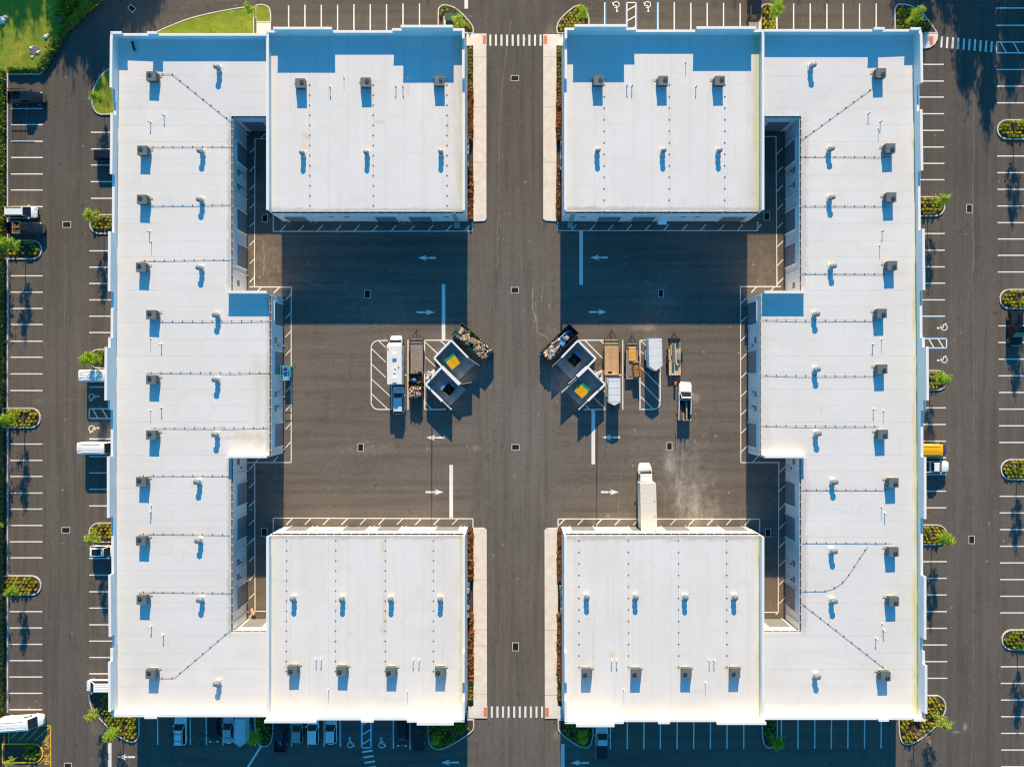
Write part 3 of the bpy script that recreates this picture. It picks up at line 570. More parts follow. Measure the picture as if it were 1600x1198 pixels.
isl(pill(139, 190, 545, 576, 'L'), 'the middle island at the left facade', kind='shrub_g', hole=(160, 562, 4), xr=(140, 172))
isl(pill(139, 190, 816, 847, 'L'), 'the lower island at the left facade', hole=(161, 832, 4), xr=(140, 178), mixk='shrub_rg')
isl(pill(1432, 1476.5, 307, 338.5, 'R'), 'the top island at the right facade', xr=(1437, 1476), hole=(1450, 321, 4))
isl(pill(1432, 1480, 578, 610, 'R'), 'the middle island at the right facade', xr=(1444, 1480), hole=(1455, 592, 4))
isl(pill(1432, 1480, 819, 851, 'R'), 'the lower island at the right facade', xr=(1440, 1480), hole=(1456, 832, 4), mixk='shrub_rg')
isl(pill(1557, 1612, 187, 218.5, 'L'), 'the uppermost island on the right edge', hole=(1580, 199, 6), xr=(1557, 1604))
isl(pill(1561, 1612, 451.5, 483, 'L'), 'the second island down the right edge', hole=(1587, 467, 6), xr=(1557, 1604))
isl(pill(1562.5, 1612, 717, 749.5, 'L'), 'the third island down the right edge', hole=(1588, 731, 5), xr=(1557, 1604))
isl(pill(1564, 1612, 982.8, 1015, 'L'), 'the lowest island on the right edge', kind='shrub_g', hole=(1590, 997, 6), xr=(1557, 1604))
isl([(190,104),(176,104)] + spline([(168,109),(155,122),(146,140),(143.5,155),(145,168),(151,177),(158,180)], 3) + [(190,180)], 'the curved grass island', fill='grass', plant=False)
isl([(190,1076),(141,1076)] + spline([(139,1085),(142,1102),(150,1116),(170,1137),(185,1150),(205,1159),(214,1156),(218.5,1147)], 3) + [(218.5,1100)], 'the lower left corner island', hole=(195,1131,4), xr=(160,217), pitch=6.2)
isl([(427.7,1108),(427.7,1145)] + spline([(426,1156),(420,1164),(412,1166),(404,1162),(399,1152)], 3)[1:] + [(398,1108)], 'the island among the parked cars', kind='shrub_g', hole=(407, 1140, 6), xr=(400, 427))
isl([(668,1110),(668.3,1150)] + spline([(669,1157),(673,1165),(681,1170),(694,1169),(715,1158),(733,1146),(740.5,1138),(741,1130)], 3)[1:] + [(741,1122.5),(731,1122.5),(731,1110)], 'the island ending the bottom row of cars', kind='shrub_g', mixk='shrub_rg', xr=(671, 732), hole=None)
isl([(927.5,1110),(927.5,1148)] + spline([(926,1160),(918,1167),(908,1167),(895,1160),(880,1149),(872,1140)], 3)[1:] + [(871,1122.8),(880,1122.8),(880,1110)], 'the island beside the pale-cabbed pickup', kind='shrub_g', mixk='shrub_g', xr=(880, 925), pitch=7)
isl([(1190,1112),(1190.3,1150)] + spline([(1192,1160),(1197,1167),(1206,1167.5),(1213,1161),(1215,1150)], 3)[1:] + [(1215,1112)], 'the shaded island in the lower right row', kind='shrub_g', mixk='shrub_g', pitch=7.5)
isl([(1440,1085),(1465,1085)] + spline([(1466,1085.3),(1474,1091),(1478,1103),(1474,1117),(1462,1134),(1448,1147),(1432,1158),(1418,1163),(1408,1158),(1404,1145)], 3) + [(1403,1122),(1403,1106)], 'the lower right corner island', hole=(1426,1134,8), xr=(1406,1478), mixk='shrub_rg')
isl([(684,62),(684,20)] + spline([(684.5,14),(690,8.5),(698,8),(712,13),(727,26),(739,41),(740.5,50)], 3) + [(740.5,53),(724,53),(724,62)], 'the island holding the green electrical box', kind='shrub_g', mixk='shrub_y', hole=(704, 32, 15), xr=(686, 742))
isl([(870,53),(869,44)] + spline([(869,40),(875,30),(886,19),(898,10),(905,8.5),(912,10),(918,20),(921,30)], 3)[1:] + [(921,62),(884,62),(884,53)], 'the fan-shaped island by the upper crosswalk', mixk='shrub_rg', xr=(870, 922), hole=(910,32,5), pitch=5.6)
isl([(1187.5,62)] + spline([(1187.5,14),(1191,8.5),(1198,6.5),(1206,8),(1213,14)], 3) + [(1214,62)], 'the narrow island above the upper right building', mixk='shrub_g', hole=(1201,28,7), pitch=5.6)
isl([(1397,62),(1397,22)] + spline([(1397,15),(1401,8),(1410,6.5),(1425,10),(1440,20),(1455,38),(1465,53)], 3) + [(1445,53),(1445,62)], 'the shaded corner island by the right crosswalk', kind='shrub_g', mixk='shrub_y', hole=(1420,30,6), xr=(1399, 1462))
walk('sidewalk', [[(1440,53.5),(1465,53.5),(1464.5,62),(1460,70),(1452,75.5),(1445,76.5),(1440,76.5)]], (), (1452.3,1457.7,57,71))
island([(396,62),(396,14)] + spline([(396,13),(402,8),(412,7.5),(421,12),(424,22)], 3) + [(424,36),(402,36),(402,62)], fill='grass')
lawn = [(238,62)] + spline([(247,49),(270,39),(300,28),(345,17.5),(385,11),(396,11)], 3) + [(401,11),(401,62)]
island(lawn, fill='grass', kw=.16)
# perimeter planting, grass bank and kerb along the left boundary
edge = spline([(175,-22),(160,0),(140,17),(122,32),(106,49),(93,66),(82,83),(75,98),(70,109),(63,116.5)], 3) + [(13,116.5)]
S(MB().prism(W([(-90,-120),(175,-120)] + edge + [(-90,116.5)]), -.02, .09).build('lawn', M['grass']))
S(MB().prism(W([(-90,116.5),(11.6,116.5),(11.6,1500),(-90,1500)]), -.02, .09).build('planting_strip', M['mulch']))
m = MB()
kp = W(edge) + [(X(11.6), Y(116.5))]
for a, b in zip(kp, kp[1:]): m.beam((*a, .07), (*b, .07), .2, .17)
for y0, y1 in ((116.5,375),(405.5,636.8),(668.5,898.3),(929.5,1112)): m.box(X(11.6), X(13.6), Y(y1), Y(y0), -.02, .15)
S(m.build('boundary_kerb', M['kerb']))
def hedge(pts, w, h, label, n, lr=.22, clump=1.0, mat='hedge', z=.09):
    """continuous clipped hedge: a lumpy woody core covered with leaf clumps"""
    m = MB(); P = W(pts); tot = sum(math.hypot(b[0]-a[0], b[1]-a[1]) for a, b in zip(P, P[1:]))
    for a, b in zip(P, P[1:]):
        d = math.hypot(b[0]-a[0], b[1]-a[1]); k = int(n*d/tot); ux, uy = (b[0]-a[0])/d, (b[1]-a[1])/d
        s = 0
        while s < d:
            m.dome((a[0]+ux*s + random.uniform(-.1, .1), a[1]+uy*s, z), w*.42, h*random.uniform(.7, .9), 7, 3, 1); s += w*.7
        for i in range(k):
            s = random.uniform(0, d); o = random.gauss(0, .45); o = max(-1.15, min(1.15, o)); lump = .5 + .5*math.sin(s*2.1/clump + a[0])*math.cos(s*.83 + o*2)
            zz = z + h*(1 - .45*o*o)*(.72 + .32*lump)*random.uniform(.8, 1.02) if random.random() < .75 else z + h*random.uniform(.1, .8)
            m.leaf((a[0]+ux*s - uy*o*w/2, a[1]+uy*s + ux*o*w/2, zz), lr*random.uniform(.6, 1.2))
    return tag(m.build('hedge', [M[mat], M['bark']]), label, 'hedge')
hedge([(4,112),(3.5,380)], 1.3, 1.4, 'long sunlit clipped hedge down the left edge above the first island', 9000)
hedge([(3.5,385),(2.5,640)], 1.2, 1.4, 'dark clipped hedge down the left edge between the first two islands', 6500)
hedge([(2.5,665),(2,1130)], 1.2, 1.4, 'long shaded hedge down the lower left edge', 8000)
hedge([(66,108),(75,96),(84,78),(97,56),(112,38),(132,20),(160,-4)], 1.5, .9, 'curved low hedge between the grass bank and the top left drive', 6000, .2)
hedge([(16,110.5),(64,110.5)], .8, .7, 'short straight hedge above the top left parking bay', 1500, .16)
hedge([(98,32),(107,12),(118,-8)], 2.2, 1.6, 'broad dark hedge bulging beside the shaded grass bank', 4500, .24)
# red leaved plants along the central road
for x, y0, y1, wh in ((735.5,74,345,'left of the upper road'), (873.3,74,345,'right of the upper road'), (735.8,825,1098,'left of the lower road'), (874.3,825,1098,'right of the lower road')):
    y = y0 + 4; nb_ = nr_ = 0
    gap = (222,262) if y0 < 100 else (905,958)
    while y < y1 - 3:
        if not gap[0] < y < gap[1]:
            near = (y < y0 + 60) if y0 < 100 else (y > y1 - 34)
            k = ('shrub_rg' if random.random() < .8 else 'shrub_g') if near else 'shrub_r'
            if near: lb, gp = 'yellow-green strip plant number %s from the top, %s' % (NUM[nb_], wh), 'yellow-green plants ' + wh; nb_ += 1
            else: lb, gp = 'red-brown strip bush number %s from the top, %s' % (NUM[nr_], wh), 'red-brown bushes ' + wh; nr_ += 1
            shrub(x + random.uniform(-.8, .8), y, k, lb, gp, 1.0, 'shrub' if near else 'red_bush')
        y += 5.6 if y0 < 100 else 6.2

# ---------------------------------------------------------------- buildings
YEL = (.60, .58, .22); DIRT = (.42, .38, .33); PINK = (.55, .42, .39)
SLOT = [(Y(967), Y(709)), (Y(464), Y(205))]
RM = dict(
    WW=roofm('roof_left', 'x', 2.6, [('x', X(383.5), .6, DIRT, .6, 1.2, SLOT), ('x', X(440), .6, DIRT, .5, 1.2, [(Y(705), Y(467))]), ('x', X(425), 1.6, (.66, .60, .48), .5, .35, [(Y(705), Y(560))])]),
    EW=roofm('roof_right', 'x', 2.6, [('x', X(1397.3), .9, YEL, .8, .7), ('x', X(1230), 1.1, PINK, .6, .8, SLOT), ('x', X(1173), 1.6, (.66, .60, .48), .45, .35, [(Y(705), Y(467))])]),
    NW=roofm('roof_upper_left', 'y', 3.0, [('x', X(727), .8, YEL, .85, .8), ('x', X(723), 1.6, (.52, .50, .46), .5, .5), ('y', Y(343), .4, DIRT, .55, 2.6)]),
    NE=roofm('roof_upper_right', 'y', 3.0, [('x', X(1163), .9, YEL, .85, .8), ('x', X(1158), 1.4, (.52, .50, .46), .35, .6), ('y', Y(342.3), .55, DIRT, .6, 2.4)]),
    SW=roofm('roof_lower_left', 'y', 3.0, [('x', X(727), .7, YEL, .7, 1.), ('y', Y(826.5), .45, DIRT, .55, 2.6), ('y', Y(1075), 2.5, (.80, .76, .66), .5, .5)]),
    SE=roofm('roof_lower_right', 'y', 3.0, [('x', X(1167), .8, YEL, .8, .9), ('y', Y(827), .65, DIRT, .6, 2.2), ('y', Y(1078), 2.5, (.80, .76, .66), .5, .5)]))
ZE, ZR = 6.28, 6.5
YSI, YSO = V(1112, 6.8), V(1112, 6.8) + 2.8
XW = lambda y: (lambda q: U(q, 6.8))(interp(y, [(60,184.5),(300,182),(600,180.3),(800,180.3),(1100,183)]))
XE = lambda y: (lambda q: U(q, 6.8))(interp(y, [(60,1427.5),(230,1430.5),(450,1433),(600,1434.5),(850,1435),(1100,1435)]))
def interp(x, t):
    if x <= t[0][0]: return t[0][1]
    for a, b in zip(t, t[1:]):
        if x <= b[0]: return a[1] + (b[1]-a[1])*(x-a[0])/(b[0]-a[0])
    return t[-1][1]
def cl(a): return max(0, min(1, a))
def z_wing(u, v, east=False):
    a = cl((u - 1227.2)/(1396.9 - 1227.2)) if east else cl((385.5 - u)/(385.5 - 217))
    b = cl((205 - v)/(205 - 92)) if v < 500 else cl((v - 967)/(1085 - 967))
    return ZE + (ZR-ZE)*max(a, b)
def z_top(u, v): return ZE + (ZR-ZE)*cl((346 - v)/(346 - 88))
def z_bot(u, v): return ZE + (ZR-ZE)*cl((v - 823)/(1085 - 823))
def slab(m, quads, zf):
    for q in quads:      # q: plan px corner points
        if len(q) == 4 and isinstance(q[0], (int, float)): q = [(q[0], q[1]), (q[2], q[1]), (q[2], q[3]), (q[0], q[3])]
        n = len(q); pts = [(X(u), Y(v), zf(u, v)) for u, v in q]
        ar = sum(pts[i][0]*pts[(i+1) % n][1] - pts[(i+1) % n][0]*pts[i][1] for i in range(n))
        if ar < 0: pts = pts[::-1]
        m.add(pts, [tuple(range(n))]); m.add([(x, y, z - .2) for x, y, z in pts], [tuple(range(n))[::-1]])
        for i in range(n):
            a, b = pts[i], pts[(i+1) % n]; m.add([(a[0], a[1], a[2]-.2), (b[0], b[1], b[2]-.2), b, a], [(0, 1, 2, 3)])
def par_h(root, segs, yo, yi, zb, name='wall'):
    """horizontal (east-west) outer wall rising into its parapet: segs (u0,u1,ztop)"""
    m = MB(); c = MB()
    for u0, u1, zt in segs:
        zt -= .21
        m.box(X(u0), X(u1), Y(max(yo, yi)), Y(min(yo, yi)), 0, zt)
        c.box(X(u0) - .03, X(u1) + .03, Y(max(yo, yi)) - .05, Y(min(yo, yi)) + .05, zt, zt + .06 + .002*(len(c.v) % 3))
    m.build(name, M['wall'], root); c.build('coping', M['coping'], root)
def par_v(root, segs, fo, fi):
    m = MB(); c = MB()
    for v0, v1, zt in segs:
        zt -= .21
        a = [(X(fo(v1)), Y(v1)), (X(fi(v1)), Y(v1)), (X(fi(v0)), Y(v0)), (X(fo(v0)), Y(v0))]
        if a[0][0] > a[1][0]: a = [a[1], a[0], a[3], a[2]]
        m.hexa([(*p, 0) for p in a], [(*p, zt) for p in a])
        b = [(a[0][0]-.05, a[0][1]-.03), (a[1][0]+.05, a[1][1]-.03), (a[2][0]+.05, a[2][1]+.03), (a[3][0]-.05, a[3][1]+.03)]
        c.hexa([(*p, zt) for p in b], [(*p, zt + .06) for p in b])
    m.build('wall', M['wall'], root); c.build('coping', M['coping'], root)
def wallbox(root, u0, u1, v0, v1, zt, mat='wall'):
    m = MB(); m.box(X(u0), X(u1), Y(v1), Y(v0), 0, zt); m.build('wall', M[mat], root)
def on_wall(root, name, ax, c, out, a0, a1, z0, z1, mat, depth, frame=None, slats=False):
    """a panel standing `depth` m proud of a wall plane; ax 'x': plane x=c px, a0..a1 along y px"""
    m = MB()
    def bx(p0, p1, q0, q1, d0, d1, mi=0):
        if ax == 'x':
            xa, xb = X(c) + out*d0, X(c) + out*d1; m.box(min(xa, xb), max(xa, xb), Y(p1), Y(p0), q0, q1, mi)
        else:
            ya, yb = Y(c) - out*d0, Y(c) - out*d1; m.box(X(p0), X(p1), min(ya, yb), max(ya, yb), q0, q1, mi)
    bx(a0, a1, z0, z1, 0, depth)
    o = m.build(name, M[mat], root)
    if frame:
        m = MB(); w = frame/K
        bx(a0 - w, a0, z0, z1 + frame, 0, depth + .14); bx(a1, a1 + w, z0, z1 + frame, 0, depth + .14); bx(a0, a1, z1, z1 + frame, 0, depth + .14)
        m.build('frame', M['coping'], o)
    return o
def gutter(root, ax, c, out, a0, a1):
    m = MB(); n = MB(); br = MB()
    def bx(mm, p0, p1, z0, z1, d0, d1):
        if ax == 'x': xa, xb = X(c) + out*d0, X(c) + out*d1; mm.box(min(xa, xb), max(xa, xb), Y(p1), Y(p0), z0, z1)
        else: ya, yb = Y(c) - out*d0, Y(c) - out*d1; mm.box(X(p0), X(p1), min(ya, yb), max(ya, yb), z0, z1)
    bx(m, a0, a1, 5.96, 6.0, .004, .24); bx(m, a0, a1, 6.0, 6.14, .20, .24); bx(n, a0, a1, 6.002, 6.03, .02, .19)
    q = a0 + 3
    while q < a1 - 3: bx(m, q, q + .9, 6.10, 6.16, .006, .20); q += 12.7
    o = m.build('gutter', M['gutter'], root); n.build('gutter_bed', M['gutter_in'], o)
def spout(root, x, y, dx, dy):
    m = MB(); px, py = X(x) + dx*.07, Y(y) + dy*.07; m.box(px-.05, px+.05, py-.05, py+.05, .15, 5.97)
    m.box(px + dx*.05 - .07, px + dx*.05 + .14*dx + .07, py + dy*.05 - .07, py + dy*.05 + .07, .05, .15); m.build('downspout', M['gutter'], root)
def doors(root, ax, c, out, lst, ztop=4.3, hz=None):
    for p0, p1 in lst:
        f = (lambda q: V(q, ztop)) if ax == 'x' else (lambda q: U(q, ztop))
        o = on_wall(root, 'roller_door', ax, c, out, f(p0), f(p1), .02, ztop, 'door', .05, .12)
def louvres(root, ax, c, out, lst, w=9, z0=3.0, z1=3.95):
    for p in lst:
        q = V(p, 3.45) if ax == 'x' else U(p, 3.45); on_wall(root, 'louvre_window', ax, c, out, q - w/2*.96, q + w/2*.96, z0, z1, 'louvre', .04)
def pdoor(root, ax, c, out, lst):      # grey personnel doors with lamps above
    for q in lst:
        on_wall(root, 'entry_door', ax, c, out, q - 4.5, q + 4.5, .02, 2.15, 'wall2', .04)
        on_wall(root, 'wall_lamp', ax, c, out, q - 1, q + 1, 2.5, 2.7, 'black', .18)
def segs_u(lst, zr=6.8, c=None): return [(U(a, zr), U(b, zr), z) for a, b, z in lst]
ZB = 8.2
def segs_v(lst): return [(V(a, ZB), V(b, ZB), z) for a, b, z in lst]
BL = {}
# left wing
r = BL['WW'] = thing('warehouse_building', 'long white flat-roofed wing along the left parking lot, stepped parapet on its street side', 'building', X(310), Y(588), 0, 0, 'white flat-roofed warehouse buildings')
def segz(lst, base=6.8): return [(U(a, base), U(b, base), base + h) for a, b, h in lst]
par_h(r, [(XW(60) - 2.8, U(198, 6.8), 8.4)] + segz([(198,237.5,1.03),(237.5,253,1.6)]) + [(U(253,6.8), 442, 7.83)], 90, 92.8, 0)
wl = [(92.8, V(60,ZB), 8.4)] + [(max(92.8, V(a, ZB)), min(YSI, V(b, ZB)), z) for a, b, z in [(60,137,8.45),(137,156,7.6),(156,176,7.3),(176,271,8.15),(271,362,7.5),(362,455,8.5),(455,482,7.6),(482,527,7.7),(527,543,8.35),
    (543,625,9.25),(625,640,8.35),(640,713,7.6),(713,808,8.6),(808,898,7.5),(898,994,8.4),(994,1014,7.4),(1014,1033,8.0),(1033,1110,8.65),(1110,1125,7.7)]]
par_v(r, wl, lambda y: XW(y) - 2.8, XW)
par_h(r, [(XW(1080) - 2.8, U(228, 7.85), 7.83), (U(228,7.85), U(245,8.2), 8.4), (U(245,8.2), 442, 7.83)], YSO, YSI, 0)
m = MB(); slab(m, [[(XW(90), 92.8), (385.5, 92.8), (385.5, 205)], [(XW(90), 92.8), (385.5, 205), (XW(205), 205)], (385.5, 92.8, 442, 205)], z_wing)
for a, b in ((205, 330), (330, 464.8), (464.8, 600), (600, 707.7), (707.7, 840), (840, 967)): slab(m, [[(XW(a), a), (385.5, a), (385.5, b), (XW(b), b)]], z_wing)
slab(m, [(385.5, 467.6, 442, 704.9), [(XW(967), 967), (385.5, 967), (XW(YSI), YSI)], [(385.5, 967), (385.5, YSI), (XW(YSI), YSI)], (385.5, 967, 442, YSI)], z_wing)
m.build('roof', RM['WW'], r)
par_h(r, [(382, 442, 7.7)], 464.8, 467.6, 0); par_h(r, [(382, 442, 7.7)], 707.7, 704.9, 0)
wallbox(r, 382.7, 385.5, 207.8, 464.8, 6.0); wallbox(r, 382.7, 385.5, 707.7, 964.2, 6.0); wallbox(r, 439.2, 442, 467.6, 704.9, 6.0)
wallbox(r, 382.7, 442, 202.2, 205, 6.0); wallbox(r, 382.7, 442, 967, 969.8, 6.0); wallbox(r, 382.7, 385.5, 205, 207.8, 6.0, 'wall2'); wallbox(r, 382.7, 385.5, 964.2, 967, 6.0)
gutter(r, 'x', 385.5, 1, 207, 464.8); gutter(r, 'x', 385.5, 1, 707.7, 965); gutter(r, 'x', 442, 1, 465.5, 707); gutter(r, 'y', 205, 1, 386, 442); gutter(r, 'y', 967, -1, 386, 442)
doors(r, 'x', 385.5, 1, [(219.5,251),(325,357.5),(379.5,414),(757,791),(811,845),(919,953)]); doors(r, 'x', 442, 1, [(471.6,506.5),(548.8,584.6),(662.5,699)])
doors(r, 'y', 205, 1, [(376,410)]); doors(r, 'y', 967, -1, [(376,408)])
louvres(r, 'x', 385.5, 1, [270,292,443,721,878,901]); louvres(r, 'x', 442, 1, [531.5,616,638]); pdoor(r, 'x', 385.5, 1, [278,300,728,872,895]); pdoor(r, 'x', 442, 1, [541,612,634])
for y in (211, 312, 430, 735, 850, 955): spout(r, 385.5, y, 1, 0)
for y in (469, 540, 620, 702): spout(r, 442, y, 1, 0)
# right wing
r = BL['EW'] = thing('warehouse_building', 'long white flat-roofed wing along the right parking lot, yellow algae along its outer roof edge', 'building', X(1305), Y(588), 0, 0, 'white flat-roofed warehouse buildings')
par_h(r, [(1168, U(1358,6.8), 7.83), (U(1358,6.8), U(1374,6.8), 8.42), (U(1374,6.8), U(1415,6.8), 7.83), (U(1415,6.8), XE(60) + 2.8, 8.35)], 84, 86.8, 0)
wl = [(max(86.8, V(a, ZB)), min(YSI + 4, V(b, ZB)), z) for a, b, z in [(43,53,8.35),(53,130,8.6),(130,171,7.5),(171,266,8.3),(266,358,7.5),(358,453,8.5),(453,527,7.65),(527,542,8.2),(542,625,9.2),(625,641,8.4),
    (641,714,7.7),(714,810,8.5),(810,900,7.6),(900,998,8.45),(998,1018,7.5),(1018,1038,8.1),(1038,1113,8.7),(1113,1130,7.9)]]
par_v(r, wl, lambda y: XE(y) + 2.8, XE)
par_h(r, [(1168, U(1371,7.85), 7.83), (U(1371,7.85), U(1389,8.3), 8.4), (U(1389,8.3), U(1429,8.3), 7.83), (U(1429,8.3), XE(1080) + 2.8, 8.35)], YSO + 4, YSI + 4, 0)
ze = lambda u, v: z_wing(u, v, True)
m = MB(); slab(m, [[(1227.2, 86.8), (XE(90), 86.8), (1227.2, 205)], [(XE(90), 86.8), (XE(205), 205), (1227.2, 205)], (1168, 86.8, 1227.2, 205)], ze)
for a, b in ((205, 330), (330, 464.8), (464.8, 600), (600, 707.7), (707.7, 840), (840, 967)): slab(m, [[(1227.2, a), (XE(a), a), (XE(b), b), (1227.2, b)]], ze)
YS4 = YSI + 4
slab(m, [(1168, 467.6, 1227.2, 704.9), [(1227.2, 967), (XE(967), 967), (XE(YS4), YS4)], [(1227.2, 967), (XE(YS4), YS4), (1227.2, YS4)], (1168, 967, 1227.2, YS4)], ze)
m.build('roof', RM['EW'], r)
par_h(r, [(1169, 1230.7, 7.7)], 464.8, 467.6, 0); par_h(r, [(1169, 1230.7, 7.7)], 707.7, 704.9, 0)
wallbox(r, 1227.2, 1230, 207.8, 464.8, 6.0); wallbox(r, 1227.2, 1230, 707.7, 964.2, 6.0); wallbox(r, 1169, 1171.8, 467.6, 704.9, 6.0)
wallbox(r, 1168, 1230, 202.2, 205, 6.0); wallbox(r, 1168, 1230, 967, 969.8, 6.0); wallbox(r, 1227.2, 1230, 205, 207.8, 6.0); wallbox(r, 1227.2, 1230, 964.2, 967, 6.0)
gutter(r, 'x', 1227.2, -1, 207, 464.8); gutter(r, 'x', 1227.2, -1, 707.7, 965); gutter(r, 'x', 1169, -1, 465.5, 707); gutter(r, 'y', 205, 1, 1169, 1226); gutter(r, 'y', 967, -1, 1169, 1226)
doors(r, 'x', 1227.2, -1, [(216,250),(323,357),(377.5,411),(756,792),(809.5,846),(920,955)]); doors(r, 'x', 1169, -1, [(470,505),(547.5,582.5),(662.5,699)])
doors(r, 'y', 205, 1, [(1202,1236)]); doors(r, 'y', 967, -1, [(1202,1236)])
louvres(r, 'x', 1227.2, -1, [266,289,446,721,880,905]); louvres(r, 'x', 1169, -1, [531.5,616,638]); pdoor(r, 'x', 1227.2, -1, [275,298,728,874,898]); pdoor(r, 'x', 1169, -1, [541,612,634])
for y in (211, 312, 430, 735, 850, 955): spout(r, 1227.2, y, -1, 0)
for y in (469, 540, 620, 702): spout(r, 1169, y, -1, 0)
# four blocks between the wings
def block(key, label, u0, u1, v_out, north, segs, dx, louv, sides):
    cx, cy = (u0+u1)/2, (v_out + (346 if north else 823))/2
    r = BL[key] = thing('warehouse_building', label, 'building', X(cx), Y(cy), 0, 0, 'white flat-roofed warehouse buildings')
    eave = 346 if north else 823; s = 1 if north else -1; vi = v_out + 2.8*s
    par_h(r, segs, v_out, vi, 0)
    for ua, ub, street in sides:
        if street:
            a = V(60, 8.2); b = V(78, 8.2); c = V(122, 8.2)
            q = [(vi, a, 8.35), (a, b, 7.6), (b, c, 8.3), (c, eave, 7.6)] if north else [(eave, V(1020, 8.2), 7.6), (V(1020,8.2), V(1066,8.2), 8.3), (V(1066,8.2), V(1096,8.2), 7.6), (V(1096,8.2), vi, 8.35)]
        else: q = [(min(vi, eave), max(vi, eave), 7.7)]
        par_v(r, q, lambda y: ua, lambda y: ub)
    ui, uo = min(sides[0][1], sides[1][1]), max(sides[0][1], sides[1][1])
    m = MB(); slab(m, [(ui, min(vi, eave), uo, max(vi, eave))], z_top if north else z_bot); m.build('roof', RM[key], r)
    wallbox(r, ui, uo, min(eave, eave - 2.8*s), max(eave, eave - 2.8*s), 6.0)
    gutter(r, 'y', eave, s, ui, uo); doors(r, 'y', eave, s, dx, 3.7 if north else 3.9); louvres(r, 'y', eave, s, louv, 8, 2.6, 3.2)
    for q in dx: spout(r, U(q[1] + 7, 4), eave, 0, -s)
    return r
def conv(lst, zr): return [(U(a, zr), U(b, zr), z) for a, b, z in lst]
r = block('NW', 'upper left of four square white buildings, three roller doors on its shaded yard wall', 442, 731, 85, True,
    [(442, U(433,6.8), 7.75)] + segz([(433,523,1.9),(523,615,.89),(615,630,1.5),(630,709,2.46)]) + [(U(709,6.8), 731, 8.27)], [(442,475),(584,617.5),(637,672.5)], [517,540,697], [(442, 444.8, False), (731, 728.2, True)])
block('NE', 'upper right of four square white buildings, small awning on its shaded yard wall', 877, 1168, 84, True,
    [(877, U(896,6.8), 8.27)] + segz([(896,976,2.47),(976,992,1.48),(992,1084,.88),(1084,1175,1.84)]) + [(U(1175,6.8), 1168, 7.7)], [(936,972),(990,1026),(1130,1169)], [911,1069,1091], [(877, 879.8, True), (1168, 1165.2, False)])
block('SW', 'lower left of four square white buildings, its sunlit yard wall clear of trucks', 442, 731, 1090, False,
    [(442, U(494,8.5), 8.6), (U(494,8.5), U(565,8), 7.68), (U(565,8), U(584,8), 8.4), (U(584,8), U(636.5,8), 7.68), (U(636.5,8), U(652,8.8), 8.4), (U(652,8.8), U(709,8.8), 9.3), (U(709,8.8), 731, 8.3)],
    [(444.5,477.5),(534,570),(588,622),(679.5,716)], [492,515,641,665], [(442, 444.8, False), (731, 728.2, True)])
block('SE', 'lower right of four square white buildings, with a box truck backed up to it', 877, 1168, 1092.5, False,
    [(877, U(900,8.6), 8.3), (U(900,8.6), U(959,8.6), 9.3), (U(959,8.6), U(974,8), 8.3), (U(974,8), U(1028,8), 7.68), (U(1028,8), U(1046,8), 8.35), (U(1046,8), U(1119,8), 7.68), (U(1119,8), 1168, 8.6)],
    [(894,930),(988,1022),(1041,1079),(1134,1170)], [945,967,1096,1118], [(877, 879.8, True), (1168, 1165.2, False)])
zf = dict(WW=z_wing, EW=ze, NW=z_top, NE=z_top, SW=z_bot, SE=z_bot)
# roof ladders and awning on the yard walls of the upper blocks
for key, x in (('NW', 712), ('NE', 893)):
    t = thing('roof_ladder', 'steel ladder and landing on the yard wall of the %s square building' % ('upper left' if key == 'NW' else 'upper right'), 'ladder', X(U(x, 3)), Y(346), 0)
    xx = X(U(x, 3)); yy = Y(346)
    m = MB(); [m.beam((xx + d, yy - .35, .1), (xx + d, yy - .35, 7.2), .06, .06) for d in (-.3, .3)]; m.build('rail', M['galv'], t)
    m = MB(); [m.beam((xx - .3, yy - .35, .4 + i*.3), (xx + .3, yy - .35, .4 + i*.3), .04, .04) for i in range(22)]; m.build('rungs', M['galv'], t)
    m = MB(); m.box(xx - .45, xx + .45, yy - 1.25, yy - .38, .5, .56); m.build('landing', M['galv'], t)
m = MB(); xx = X(U(1035, 2.5)); m.hexa([(xx-.75, Y(346)-1.1, 2.3), (xx+.75, Y(346)-1.1, 2.3), (xx+.75, Y(346)-.01, 2.5), (xx-.75, Y(346)-.01, 2.5)], [(xx-.7, Y(346)-1.05, 2.4), (xx+.7, Y(346)-1.05, 2.4), (xx+.7, Y(346)-.02, 2.85), (xx-.7, Y(346)-.02, 2.85)])
m.build('entry_awning', M['coping'], BL['NE'])
# meter and panel clusters on the road-side walls
for key, x, s, y0, y1, l in (('a', 731, 1, 222, 262, 'left of the upper road'), ('b', 877, -1, 218, 268, 'right of the upper road'), ('c', 731, 1, 908, 955, 'left of the lower road'), ('d', 877, -1, 912, 956, 'right of the lower road')):
    t = thing('electric_meter_bank', 'grey electric meters and panels on the wall ' + l, 'electric meters', X(x), Y((y0+y1)/2), 0)
    y = y0; i = 0; random.seed(y0)
    while y < y1:
        w = random.uniform(3, 7); d = random.uniform(.18, .42); z0 = random.uniform(.5, 1.); 
        a, b = X(x) + s*.01, X(x) + s*d; m = MB(); m.box(min(a, b), max(a, b), Y(y + w), Y(y), z0, z0 + random.uniform(.5, 1.1)); m.build('meter_box', M['galv' if i % 2 else 'unit'], t)
        y += w + random.uniform(.8, 2); i += 1
random.seed(21)
